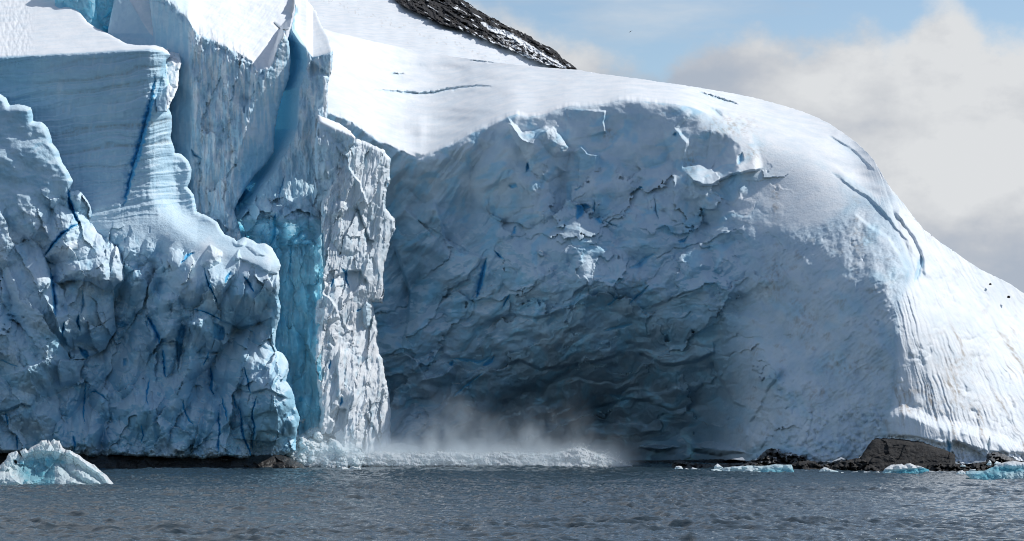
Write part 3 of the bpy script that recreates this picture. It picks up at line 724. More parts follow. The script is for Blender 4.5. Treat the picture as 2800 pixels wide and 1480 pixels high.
def f_F(A):
    U, V = A.U, A.V
    rimJ = pls(U, RIM, 7) + fbm(U / 30, V / 200, 4, 3) * 5 * sstep(1900, 1800, U)
    fade = sstep(2490, 2330, U)
    rim = rimJ + (pls(U, RIM, 32) - rimJ) * sstep(1, 16, rimJ - V); rim = rim + (pls(U, RIM, 75) - rim) * sstep(6, 130, rimJ - V)
    k = pls(U, [(850,.17),(1150,.26),(1400,.32),(1700,.42),(1900,.44),(2050,.36),(2200,.27),(2300,.19),(2400,.10),(2500,.06)], 60)
    sh = softplus(rim - V, 3.0 + 24 * sstep(1820, 2060, U)) * fade
    A.Y = tps(U, V + sh, [(850,290,350),(1000,360,349),(1149,437,345),(1300,356,346.5),(1450,310,347.5),(1600,298,348.5),(1720,290,348.5),(1850,295,347),(2000,345,344.5),(2140,395,342),
        (870,600,354),(1080,550,350),(1250,550,347),(1400,440,345),(1550,420,346),(1700,420,345),(1900,430,341),(1450,560,341),(1700,560,340),(1950,560,335.5),(2100,470,339),(2220,430,339.5),(2300,480,336),
        (850,900,350),(1080,750,350),(1250,750,344.5),(1500,730,335),(1750,730,333.5),(1950,730,330),(2130,640,328),(2200,750,319),(2330,700,316),(2430,760,307),(2470,700,316),(2380,600,326),
        (850,1200,350),(1080,950,346.5),(1180,950,346),(1300,900,343),(1450,880,337),(1600,890,335),(1800,890,332.5),(1950,900,329),(2080,880,322),(2180,930,313),(2320,930,304),(2450,930,298),
        (1100,1100,346.5),(1250,1080,349),(1450,1050,347),(1650,1040,346),(1850,1040,343),(1980,1080,338),(2060,1150,318),(2100,1050,312),(2200,1100,303),(2330,1080,299),(2440,1080,295.5),
        (1100,1260,343),(1300,1240,357),(1500,1220,366),(1750,1220,364),(1930,1220,351),(2030,1250,322),(2060,1260,309),(2150,1240,300),(2330,1250,295),
        (2470,1140,294),(2600,1200,293),(2650,1260,292),(2800,1260,295),(2600,1000,302),(2780,1050,310),(2560,850,308),(2700,900,318),(2520,720,319),(2620,780,322),(2800,860,337),(2680,760,330),
        (2400,480,338),(2490,600,331),(2440,560,331),(2870,1000,320)])
    A.Y += sh * k
    rim = rimJ
    above = fade * sstep(rim + 3, rim - 3, V) * sstep(1990, 1900, U) + sstep(1900, 1990, U) * fade * sstep(rim + 60, rim - 40, V)
    # swells and open cracks in the snowfield
    A.Y += above * (fbm(U / 240, V / 70, 3, 61) * 2.6 * sstep(0, 60, rim - V) + fbm(U / 50, V / 30, 4, 62) * .14)
    A.step([(905,140),(1000,150),(1100,172),(1180,190),(1300,182)], 1.0, 60, 12)
    A.groove([(1060,201),(1080,202),(1105,203)], 4, 2.4, .15); A.groove([(1020,245),(1080,250),(1140,256),(1185,253),(1230,243),(1300,235),(1340,236)], 3.2, 2.6, .2)
    A.groove([(1285,165),(1320,168),(1365,171)], 2.2, 2.2, .1)
    A.groove([(1910,251),(1945,262),(1980,274),(2018,285)], 3.2, 3.2, .2); A.groove([(1940,293),(1960,305),(1975,317)], 6, 2.4, .2)
    A.groove([(2268,372),(2300,392),(2335,416),(2360,440),(2378,456)], 6, .35, .12)
    A.step([(2395,470),(2375,452),(2340,415),(2268,370)], -.5, 30)
    A.groove([(2276,472),(2300,485),(2340,510),(2370,535),(2395,560),(2420,590),(2436,605)], 10, .45, .15)
    A.step([(2500,720),(2480,660),(2450,625),(2420,585),(2380,545),(2340,520),(2276,472)], -.9, 45, 4)
    A.step([(2530,770),(2520,690),(2500,650),(2470,610),(2440,570)], -1.6, 40, 6)
    A.step([(2330,580),(2380,620),(2430,650),(2455,690),(2480,735),(2490,770)], -1.2, 60, 5)
    A.groove([(2500,770),(2512,740),(2520,700)], 7, 2.0, .3)
    # left wing of the wall: fluted layers sweeping down left
    face = (1 - above)
    lw = face * sstep(1420, 1330, U) * sstep(1000, 640, V)
    s1 = (U + V * .75 + fbm(U / 120, V / 120, 3, 5) * 30)
    A.Y += lw * (fbm(s1 / 26, (V - U) / 300, 4, 6, .5) * .9 * sstep(-.3, .3, fbm(U / 80, V / 80, 2, 63)) + fbm(s1 / 75, (V - U) / 400, 3, 7) * 2.4)
    # scalloped hollow
    cav = face * sstep(2260, 1960, U) * sstep(480, 900, V)
    s2 = V - .5 * softplus(1650 - U, 80) + .25 * softplus(U - 1800, 60) + fbm(U / 130, V / 90, 3, 12) * 55
    s3 = U + fbm(U / 90, V / 90, 3, 13) * 40
    cm = sstep(-.25, .3, fbm(U / 130, V / 100, 3, 77))
    A.Y += cav * (fbm(s3 / 260, s2 / 120, 3, 14) * 3.0 + fbm(s2 / 12, s3 / 260, 3, 15) * .2 + fbm(s3 / 40, s2 / 18, 4, 16) * .22)
    A.rubc(s3 / 230, s2 / 105, 2.2, 81, cav, .9); A.frac(s3 / 230, s2 / 90, 1.5, 301, cav); A.frac(s3 / 95, s2 / 38, .26, 311, cav * (.25 + .75 * cm)); A.frac(s3 / 30, s2 / 14, .09, 321, cav * cm)
    A.rub(150, 2.2, 51, face * sstep(2060, 1980, U) * sstep(1060, 1150, U) * (1 - .5 * cav) * sstep(330, 430, V))
    mid = face * sstep(1300, 1400, U) * sstep(2200, 1930, U) * sstep(420, 520, V) * sstep(920, 760, V)
    A.rubc(s3 / 110, s2 / 60, .8, 52, mid, .9); A.frac(s3 / 160, s2 / 95, 1.5, 331, mid); A.frac(s3 / 55, s2 / 32, .2, 341, mid * (.2 + .8 * cm)); A.frac(s3 / 20, s2 / 13, .1, 351, mid * cm); A.rub(20, .3, 53, mid * sstep(-.1, .3, fbm(U / 70, V / 60, 2, 17))); 
    A.Y += face * sstep(2050, 1900, U) * (fbm(U / 90, V / 65, 4, 18, .45) * 1.2)
    # named features of the wall
    A.chunk([(1385,318),(1405,336),(1430,360),(1460,356),(1490,345),(1510,352),(1560,410),(1545,470),(1500,500),(1450,470),(1430,420),(1400,370)], 3.0, 22, .004, .01)
    A.step([(1380,326),(1402,345),(1428,380),(1445,388),(1465,376),(1478,360),(1512,348),(1530,370),(1565,418)], -2.6, 60, 2)
    A.step([(1565,418),(1590,400),(1605,420),(1640,425)], -1.8, 50, 3)
    A.step([(1655,300),(1652,340),(1658,365)], -1.6, 40, 4)
    A.step([(1895,300),(1850,350),(1880,390),(1868,450),(1864,475)], -1.2, 40, 6)
    A.blob(1945, 430, 85, 75, 0, -4.0, 1.5); A.step([(2090,460),(2000,478),(1945,505),(1925,508),(1895,495),(1868,470)], -2.4, 50, 3)
    A.pit([(2016,425),(2030,415),(2036,440),(2022,452),(2014,452)], 1.6, .5)
    A.pit([(1744,515),(1749,509),(1757,509),(1761,516)], 2.6, .9, 2)
    A.pit([(1574,560),(1600,556),(1618,566),(1600,575),(1595,590),(1574,606)], 3.4, .7); A.pit([(1618,575),(1626,545),(1630,560),(1626,585)], 2.4, .7)
    A.pit([(1622,594),(1640,594),(1652,612),(1636,612)], 2.4, .7); A.groove([(1655,604),(1672,614),(1690,622)], 1.6, 1.4, .4)
    A.groove([(1790,540),(1794,560),(1792,575),(1800,595),(1803,602)], 1.8, 1.5, .3)
    A.pit([(1853,660),(1872,650),(1882,645),(1875,662),(1858,668)], 2.6, .7); A.pit([(1838,370),(1850,360),(1852,372)], 1.6, .6, 2)
    A.pit([(1436,456),(1446,440),(1448,460),(1438,476)], 2, .7, 2); A.pit([(1390,505),(1410,500),(1420,515),(1395,516)], 1.8, .6)
    A.pit([(1405,620),(1414,615),(1412,640),(1398,645)], 1.8, .7); A.pit([(1570,515),(1592,508),(1590,518),(1570,524)], 1.4, .5)
    A.groove([(1331,706),(1322,740),(1312,780),(1304,815)], 5.5, 3.4, .85); A.groove([(1352,686),(1364,698),(1378,710)], 2.6, 2, .8)
    A.groove([(1375,840),(1384,820),(1394,805)], 2.6, 2, .8); A.groove([(1232,980),(1275,985),(1310,990),(1345,975)], 4, 1.8, .6); A.groove([(1240,1085),(1280,1050),(1320,1020)], 3.2, 1.6, .6)
    A.groove([(1320,1000),(1345,985),(1352,972)], 5, 2.2, .75); A.groove([(1230,1000),(1238,988)], 4, 2.4, .8)
    A.groove([(1660,835),(1676,824),(1690,812)], 4, 2.0, .6); A.groove([(1720,830),(1740,812),(1760,795),(1775,780)], 3, 1.8, .6); A.groove([(1790,695),(1770,705),(1750,725),(1720,735)], 6, 1.2, .45)
    A.groove([(1650,905),(1690,895),(1730,885)], 4, 1.6, .5); A.groove([(1665,1080),(1690,1085),(1720,1095)], 6, 1.0, .4)
    if 0: A.step([(1460,770),(1510,765),(1580,780),(1620,800),(1655,840),(1690,835),(1735,825),(1800,815)], -2.2, 60, 3)
    A.step([(1100,560),(1140,600),(1165,560),(1190,545)], -1.4, 70, 5); A.step([(1190,545),(1205,600),(1215,650),(1260,690),(1330,705)], -2.2, 60, 4)
    A.step([(1075,660),(1095,720),(1120,800),(1115,880),(1095,960)], 2.6, 50, 4)
    A.step([(1095,960),(1140,985),(1165,1035),(1210,1025),(1240,1000)], -1.6, 30, 3)
    A.step([(1350,1010),(1420,985),(1480,1010),(1560,1000),(1640,985),(1720,960)], 2.4, 60, 5)
    A.step([(1330,880),(1400,860),(1470,870),(1540,850)], 1.6, 50, 5)
    A.step([(1740,960),(1820,1000),(1900,990),(1960,960)], 2.0, 60, 5)
    A.step([(1560,1130),(1640,1110),(1720,1090),(1800,1100)], 1.6, 40, 4)
    A.step([(1950,985),(1965,1030),(1990,1065),(2005,1100),(2045,1120)], 3.0, 40, 4)
    A.chunk([(1745,1222),(1790,1215),(1860,1222),(1800,1240)], 4.5, 10); A.chunk([(1890,1215),(1940,1206),(2010,1222),(2040,1238),(1960,1248),(1890,1235)], 5, 10)
    A.blob(2065, 1205, 50, 50, -35, 2.2); A.step([(2150,1000),(2100,1060),(2080,1110),(2045,1165),(2040,1215)], -1.6, 40, 5)
    # cone: wind and melt runnels fanning from the top
    A.step([(1868,475),(1905,545),(1932,620),(1950,700),(1966,800),(1978,900),(1992,1065)], 1.3, 70, 14, 16)
    cone = sstep(1960, 2150, U + .15 * (V - 600)) * face
    right = sstep(-25, 25, U - pl(V, [(300,2300),(480,2330),(620,2440),(740,2492),(830,2455),(950,2450),(1060,2447),(1130,2430),(1300,2400)]))
    ang = np.arctan2(U - 2300, (V - 150)); rr = np.hypot(U - 2300, V - 150)
    wa = fbm(U / 60, V / 60, 3, 23) * .012
    A.Y += cone * right * (fbm((ang + wa) * 115, rr / 340, 5, 21, .55) * .32 * (.4 + 1.2 * sstep(-.2, .3, fbm(U / 90, V / 90, 2, 65))) + fbm((ang + wa) * 30, rr / 260, 3, 22) * .34)
    rt = right * cone
    A.rub(16, .25, 24, rt * sstep(0, .35, fbm(U / 80, V / 80, 2, 27)))
    lc = cone * (1 - right)
    tongue = A.zone([(1900,300),(2130,296),(2290,396),(2310,480),(2330,560),(2250,625),(2080,645),(1985,590),(1995,530),(2090,475),(2070,420),(1990,360)], 34)
    lc = lc * (1 - .92 * tongue)
    s5 = U * .8 + V + fbm(U / 50, V / 50, 3, 25) * 16
    A.Y += lc * sstep(500, 640, V) * (fbm(s5 / 9, (U - V) / 60, 4, 26, .55) * .30 + fbm(U / 60, V / 75, 4, 28) * 1.2 + ridged(s5 / 34, (U - V) / 120, 3, 32) * -.16)
    A.rub(12, .4, 29, lc * sstep(.0, .3, fbm(U / 70, V / 70, 3, 30) - .25 + .5 * sstep(1000, 1180, V)))
    # crest of the cone: right side falls away towards the sun
    A.Y += cone * .02 * softplus(pl(V, [(760,2490),(830,2452),(950,2450),(1060,2447),(1130,2425),(1300,2400)]) - U, 8) * sstep(760, 860, V) * sstep(2300, 2440, U)
    # foot of the cone: snow apron with a cut edge above the shore
    ap = pl(U, [(2400,1130),(2470,1105),(2560,1145),(2640,1160),(2700,1175),(2760,1200),(2870,1210)])
    A.Y -= sstep(2400, 2440, U) * sstep(ap - 6, ap + 30, V) * 2.0
    edge = pl(U, [(2390,1190),(2440,1188),(2500,1192),(2560,1206),(2592,1216),(2620,1208),(2700,1232),(2760,1236),(2870,1240)])
    A.Y += sstep(2400, 2420, U) * sstep(edge - 3, edge + 10, V) * .7; A.rub(7, .4, 35, sstep(2410, 2430, U) * sstep(edge, edge + 8, V))
    A.groove([(2592,1205),(2596,1220),(2594,1240)], 4.5, 2.0, .5); A.groove([(2705,1195),(2702,1215),(2704,1235)], 3, 1.4, .2)
    A.step([(2600,1205),(2640,1215),(2680,1240),(2700,1255)], 1.8, 40, 3)
    # masses of snow, ice and dust
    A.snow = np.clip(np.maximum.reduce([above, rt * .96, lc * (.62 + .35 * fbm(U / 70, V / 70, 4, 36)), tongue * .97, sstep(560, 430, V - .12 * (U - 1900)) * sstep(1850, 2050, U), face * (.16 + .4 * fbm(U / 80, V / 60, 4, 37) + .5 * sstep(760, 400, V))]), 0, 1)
    A.dirt = np.clip((cone - .9 * tongue).clip(0) * (.4 * sstep(.12, .5, fbm(U / 40, V / 30, 4, 38)) * (1 - .4 * right) + 1.0 * right * sstep(.12, .5, fbm((ang + wa) * 45, rr / 170, 4, 39)) * sstep(820, 1000, V + .2 * (U - 2500))), 0, .75)
    hot = ((2620, 1000, 60, 40), (2520, 1060, 50, 30), (2200, 880, 40, 50), (2120, 760, 30, 60), (1660, 365, 22, 20), (1885, 440, 18, 45), (1990, 345, 80, 30), (2300, 1000, 60, 30), (2240, 1075, 40, 20), (2345, 660, 22, 40), (2120, 540, 14, 60), (2600, 1110, 120, 30), (1750, 780, 30, 30), (2460, 612, 14, 14), (2060, 420, 30, 20))
    for (x, y, a, c) in hot: A.dirt = np.maximum(A.dirt, .6 * np.exp(-((U - x) / a) ** 2 - ((V - y) / c) ** 2) * sstep(-.3, .3, fbm(U / 14, V / 14, 3, 40)))
    A.ice = np.maximum(A.ice, face * (1 - cone) * .34 * sstep(.02, .42, fbm(s3 / 60, s2 / 42, 3, 43) + .05))
    A.ice = np.maximum(A.ice, lc * .2 * sstep(.05, .4, fbm(U / 90, V / 80, 3, 46)))
    A.part = np.where(above > .5, 1, np.where(cone > .5, 2, 0))
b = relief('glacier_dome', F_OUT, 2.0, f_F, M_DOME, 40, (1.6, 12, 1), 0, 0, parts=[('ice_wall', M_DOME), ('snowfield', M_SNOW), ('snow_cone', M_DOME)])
setp(b, 'huge white snow dome with a hollow shaded ice wall, sloping to the sea at right', 'glacier')

# ---- mountain behind
def f_M(A):
    U, V = A.U, A.V
    A.Y = 520 + (220 - V) * .9 + (U - 1000) * .06
    A.Y += fbm(U / 160, V / 90, 3, 3) * 6 + fbm(U / 40 + V / 30, V / 40, 3, 4) * .25
    A.snow[:] = 1; A.dirt = .5 * sstep(.3, .6, fbm(U / 8, V / 6, 3, 8) + .3 * np.exp(-((V - 60 - .35 * (U - 1060)) / 14) ** 2) - .12)
b = relief('mountain', [(780,-80),(1260,-80),(1262,6),(1321,42),(1399,84),(1477,128),(1538,168),(1582,200),(1590,300),(780,300)], 3, f_M, M_SNOW, 60, (1, 9, 1), 6, 2)
b['kind'] = 'structure'; b['label'] = 'smooth snow slope rising behind the glacier dome'
RG = [(1040,-80),(1220,-80),(1262,0),(1284,10),(1301,24),(1321,35),(1343,48),(1353,50),(1373,65),(1399,76),(1430,91),(1451,100),(1460,109),(1477,120),(1508,133),(1527,146),(1538,161),(1558,174),(1581,193),
      (1560,192),(1538,186),(1495,177),(1458,163),(1430,153),(1408,141),(1375,128),(1349,119),(1321,106),(1288,93),(1262,80),(1212,69),(1190,61),(1169,49),(1145,37),(1099,17),(1078,0)]
def f_R(A):
    U, V = A.U, A.V
    c = (U - 1262) * .6 - V                                             # distance below the crest
    A.Y = 512 + (220 - V) * .9 + (U - 1000) * .06
    t = U * .62 + V * .78; s = V - U * .62
    A.Y -= ridged(t / 90, s / 22, 6, 3, .66) * 8 + fbm(U / 13, V / 9, 5, 6, .6) * 5 + plate(t / 22, s / 10, 17) * 2.5
    D, sd, _ = pdist(U, V, [(1318,64),(1350,82),(1390,95),(1425,114),(1455,132),(1490,152),(1520,168),(1545,186)], 80)
    w = pl(U, [(1300,1),(1340,6),(1380,8),(1400,8),(1430,6),(1500,4),(1545,3)])
    sn = sstep(w + 1.5, w - 1.5, D + fbm(U / 9, V / 6, 3, 9) * 4) * (U > 1312)
    sc = sstep(1330, 1420, U) * (sd > 0) * (D < 1e8)                     # scree: patchy
    sn = np.maximum(sn, sc * sstep(-.02, .12, fbm(t / 13, s / 5, 4, 12)))
    sn = np.maximum(sn, sstep(.30, .42, fbm(t / 26, s / 6, 4, 11) + .12 * np.exp(-((V - 24 - .62 * (U - 1262)) / 8) ** 2)))
    sn = np.maximum(sn, sstep(.16, .3, fbm(t / 20, s / 6, 4, 15) + .3 - A.edge / 22) * (sd > 0))
    A.snow = np.clip(sn, 0, 1); A.dirt = .7 * sstep(.0, .4, fbm(U / 30, V / 20, 3, 13))
b = relief('rock_ridge', RG, 1.3, f_R, M_RIDGE, 25, (3.0, 7, 1), 5, 2)
setp(b, 'dark rocky ridge streaked with snow running down behind the dome', 'rock ridge')

# ================================================================== SHORE ROCKS
def rock(name, poly, Y, label, group=None, mat=M_ROCK, thick=8, rough=1.0, sc=26, shiny=0, seed=1, tilt=.05, step=1.5, rr=(16, 2.2), snow=0):
    pv = np.array(poly, float); vb = pv[:, 1].max(); vt = pv[:, 1].min()
    def f(A):
        U, V = A.U, A.V
        A.Y = Y + (vb - V) * tilt + 0 * U
        A.Y -= rough * (facet(U / sc + fbm(U / 30, V / 20, 2, seed) * .4, V / (sc * .55), seed, 1.0) * 1.3 + fbm(U / 12, V / 7, 4, seed + 3) * .45 + ridged(U / 40, V / 14, 3, seed + 5) * .5)
        A.Y -= rough * 1.2 * plate(U / sc * 1.3, V / (sc * .5), seed + 40); A.dirt = .6 * sstep(.0, .4, fbm(U / 22, V / 12, 3, seed + 8))
        if snow: A.snow = sstep(.25, .35, fbm(U / 16, V / 12, 3, seed + 11)) * snow
    o = relief(name, poly, step, f, mat, thick, (2.2 if thick > 2 else .4, 9, seed), rr[0], rr[1], seed=seed)
    return setp(o, label, 'rock', group)
rock('rock_shelf', [(-60,1232),(200,1236),(400,1240),(547,1246),(605,1238),(700,1246),(745,1240),(774,1246),(800,1256),(825,1270),(842,1285),(840,1292),(-60,1292)], 297.0,
     'low black rock shelf under the left ice cliff, wet and shining at its tip', mat=M_ROCKWET, rough=.6, sc=60, seed=3, tilt=.13, rr=(22, 3))
G = 'dark rocks along the right shore'
rock('boulder', [(2345,1262),(2364,1234),(2378,1213),(2385,1204),(2397,1199),(2436,1199),(2465,1201),(2494,1205),(2523,1208),(2552,1220),(2585,1231),(2611,1242),(2613,1269),(2614,1302),(2345,1302)], 282.5,
     'big rounded dark boulder under the snow apron, largest rock on the shore', G, seed=12, rough=.4, sc=110, tilt=.075, rr=(16, 2))
rock('rock', [(2270,1282),(2300,1262),(2330,1256),(2351,1252),(2372,1262),(2400,1280),(2420,1302),(2270,1302)], 281.0, 'low jagged dark rock against the left foot of the big boulder', G, seed=22, sc=18, tilt=.1)
rock('rock', [(2540,1300),(2550,1272),(2580,1262),(2612,1268),(2640,1272),(2668,1290),(2668,1302),(2540,1302)], 280.5, 'brown broken rock at the right foot of the big boulder', G, seed=24, sc=14, tilt=.1)
rock('rock', [(2635,1284),(2662,1268),(2700,1262),(2722,1270),(2745,1272),(2760,1300),(2640,1304)], 281.5, 'flat brown rock between the snow lobe and the large blue iceberg', G, seed=26, sc=16, tilt=.12)
rock('rock', [(2695,1262),(2702,1240),(2722,1236),(2742,1240),(2765,1252),(2790,1262),(2870,1262),(2870,1300),(2700,1300)], 286.5, 'black rock in a notch of the snow edge near the right border', G, M_ROCKWET, seed=28, sc=22, tilt=.06)
rock('rock', [(2020,1275),(2040,1266),(2062,1256),(2076,1250),(2086,1238),(2098,1229),(2111,1226),(2129,1228),(2140,1240),(2162,1237),(2185,1246),(2206,1246),(2206,1262),(2170,1275),(2160,1296),(2020,1296)], 290.0,
     'jagged black outcrop with a white snow patch, left of the brown rock', G, M_ROCKWET, seed=31, sc=16, tilt=.1, snow=.9)
rock('rock', [(2150,1276),(2180,1262),(2210,1259),(2230,1263),(2245,1275),(2250,1300),(2145,1300)], 283.0, 'rounded brown rock behind the flat turquoise iceberg', G, seed=33, sc=30, tilt=.12)
rock('rock', [(2245,1290),(2262,1276),(2285,1271),(2320,1272),(2335,1300),(2245,1300)], 284.0, 'low dark rock slab just behind the small triangular ice chunk', G, seed=35, sc=24, tilt=.12)
rock('rock', [(2200,1266),(2240,1262),(2275,1264),(2300,1256),(2330,1258),(2350,1262),(2350,1290),(2200,1290)], 290.5, 'black rock in the shadow gap under the foot of the cone', G, M_ROCKWET, seed=36, sc=22, tilt=.05)
rock('rock', [(1824,1286),(1845,1262),(1855,1257),(1882,1264),(1905,1268),(1960,1270),(2030,1266),(2045,1292),(1824,1294)], 300.0, 'low black rock under the right end of the ice hollow', G, M_ROCKWET, seed=38, sc=26, tilt=.1)
rock('rock_shelf', [(1560,1290),(1600,1268),(1700,1260),(1840,1258),(2000,1256),(2060,1262),(2060,1290)], 331.0, 'dark rock strip put in as the black shade under the ice hollow', None, M_ROCKWET, seed=40, sc=40, tilt=.14)  # dark strip standing in for the black shade below the overhang

# ================================================================== ICEBERGS
def berg(name, poly, Y, label, cat='iceberg', group=None, holes=(), fn=None, seed=1, close=True, step=1.2, thick=5, rr=(9, 1.5), ice=.5, jit=(1.2, 6, 1), tilt=.06, snow=.5):
    vb = np.array(poly, float)[:, 1].max(); vt = np.array(poly, float)[:, 1].min()
    def f(A):
        U, V = A.U, A.V
        A.Y = Y + (vb - V) * tilt + 0 * U
        A.Y += fbm(U / 16, V / 9, 4, seed) * .5 + fbm(U / 6, V / 4, 3, seed + 1) * .12
        A.rub(22, .6, seed + 2)
        h = (V - vt) / max(vb - vt, 1)
        A.ice = np.clip(ice * sstep(.2, .75, h + .3 * fbm(U / 18, V / 9, 3, seed + 5)), 0, 1)
        A.snow = np.clip(snow + .8 * sstep(.5, .1, h + .25 * fbm(U / 18, V / 9, 3, seed + 6)), 0, 1)
        if fn: fn(A)
    o = relief(name, poly, step, f, M_BERG, thick, jit, rr[0], rr[1], holes=holes, seed=seed, close=close)
    return setp(o, label, cat, group)
LB = [(-70,1300),(-50,1280),(-20,1276),(0,1272),(8,1265),(17,1256),(20,1247),(23,1241),(37,1235),(45,1233),(49,1239),(55,1247),(61,1250),(58,1243),(54,1235),(61,1230),(69,1226),(75,1233),(82,1227),(88,1221),(95,1218),(106,1212),(113,1205),(120,1204),(127,1202),
      (130,1210),(133,1202),(137,1210),(147,1200),(155,1205),(163,1205),(167,1216),(172,1225),(182,1230),(192,1231),(204,1239),(218,1246),(231,1257),(243,1264),(259,1272),(269,1282),(277,1289),(286,1296),(293,1301),(300,1310),(307,1318),(318,1330),(318,1336),(-70,1336)]
def f_LB(A):
    U, V = A.U, A.V
    A.ice[:] = 0
    A.Y = 221 + (1330 - V) * .055 + 0 * U
    # hollow behind, front lobes and fins forward
    r = ((U - 120) / 95) ** 2 + ((V - 1285) / 52) ** 2
    A.Y += 1.8 * np.maximum(0, 1 - r) ** .6
    A.Y += fbm(U / 10 + V / 60, V / 60, 4, 4) * .35 * sstep(1300, 1220, V)
    A.chunk([(85,1330),(110,1315),(130,1300),(140,1280),(158,1267),(170,1276),(190,1295),(215,1313),(250,1325),(262,1332),(160,1336)], 1.9, 9, .004, .01)
    A.chunk([(-70,1292),(15,1288),(50,1292),(100,1304),(128,1304),(110,1318),(88,1332),(-70,1336)], 1.5, 10)
    A.chunk([(192,1290),(208,1272),(225,1282),(250,1300),(275,1318),(285,1330),(250,1326),(222,1312)], 1.1, 5)
    A.chunk([(172,1236),(195,1234),(240,1266),(285,1300),(314,1332),(290,1330),(270,1300),(235,1280),(205,1256)], 1.0, 5)
    A.groove([(205,1262),(240,1290),(272,1318)], 3, .5, .6)
    A.rub(14, .25, 5); A.Y += fbm(U / 5, V / 4, 3, 7) * .07
    hol = np.maximum(0, 1 - r)
    A.frac(U / 24, V / 26, .7, 33, sstep(1310, 1270, V)); A.ice = np.clip(.62 * sstep(0, .7, hol) + .3 * sstep(.1, .4, fbm(U / 20, V / 14, 3, 9)) + .2 * sstep(1310, 1330, V), 0, .8)
    A.ice *= 1 - .65 * sstep(0, 1, (A.U > 150) * sstep(1262, 1275, V) * sstep(260, 200, U)) 
    A.snow = np.clip(.25 + .75 * sstep(16, 3, A.edge) * (V < 1325) + .3 * fbm(U / 15, V / 12, 3, 3), 0, 1)
berg('iceberg', LB, 222.5, 'large jagged white iceberg with a blue hollow and a round hole, floating at lower left', holes=[[(36,1259),(41,1257),(46,1260),(47,1266),(44,1270),(39,1266)]], fn=f_LB, seed=3, close=False, step=1.0, thick=3, rr=(8, 1.2), jit=(1.6, 5, 1))
def f_RB(A):
    U, V = A.U, A.V
    A.ice = np.clip(.35 + .6 * np.exp(-((U - 2755) / 50) ** 2 - ((V - 1282) / 9) ** 2) + .5 * np.exp(-((U - 2700) / 40) ** 2 - ((V - 1303) / 12) ** 2), 0, .95) * sstep(1265, 1280, V)
    A.Y += .6 * np.exp(-((V - 1284) / 7) ** 2) * sstep(2700, 2730, U); A.snow = np.clip(.9 * sstep(1282, 1268, V) + .25, 0, 1)
berg('iceberg', [(2639,1297),(2642,1289),(2662,1288),(2690,1288),(2715,1277),(2727,1269),(2752,1263),(2770,1260),(2785,1263),(2830,1266),(2870,1280),(2870,1318),(2670,1317),(2655,1309)], 240.5,
     'large smooth turquoise iceberg cut off by the right edge of the picture', fn=f_RB, seed=13, rr=(10, 1.6), ice=.6)
def f_B3(A):
    U, V = A.U, A.V
    c = sstep(1281, 1285, V + .06 * (U - 2470)); A.Y += .7 * c; A.ice = c * (.5 + .4 * sstep(2440, 2470, U)); A.snow = 1 - .8 * c
berg('iceberg', [(2413,1291),(2420,1281),(2436,1271),(2452,1270),(2465,1269),(2472,1272),(2480,1268),(2490,1267),(2502,1273),(2517,1275),(2533,1282),(2541,1285),(2535,1300),(2414,1300)], 268.0,
     'white topped iceberg with a bright blue undercut base in front of the big boulder', fn=f_B3, seed=17, rr=(7, 1.2))
def f_B4(A):
    U, V = A.U, A.V
    r = sstep(2070, 2090, U); A.ice = r * (.3 + .45 * sstep(1274, 1290, V)) + .25 * (1 - r); A.snow = np.clip(.45 * (1 - r) + .4 + .4 * fbm(U / 12, V / 5, 3, 3) - .5 * r, 0, 1)
    A.Y -= .5 * r; A.Y += (1 - r) * (facet(U / 14, V / 6, 6) * -.7)
berg('iceberg', [(1944,1284),(1975,1280),(1995,1277),(2018,1275),(2049,1273),(2082,1274),(2101,1273),(2119,1269),(2130,1270),(2140,1271),(2164,1271),(2169,1283),(2176,1298),(2111,1298),(2014,1294),(1948,1291)], 275.0,
     'long low turquoise iceberg with a square right end, floating before the dark rocks', fn=f_B4, seed=19, rr=(6, 1.0))
berg('iceberg', [(2234,1297),(2243,1283),(2255,1277),(2262,1279),(2270,1283),(2292,1289),(2295,1297)], 274.0, 'small triangular blue ice chunk left of the boulder', seed=23, rr=(5, .8), ice=.35)
GI = 'small floating ice chunks'
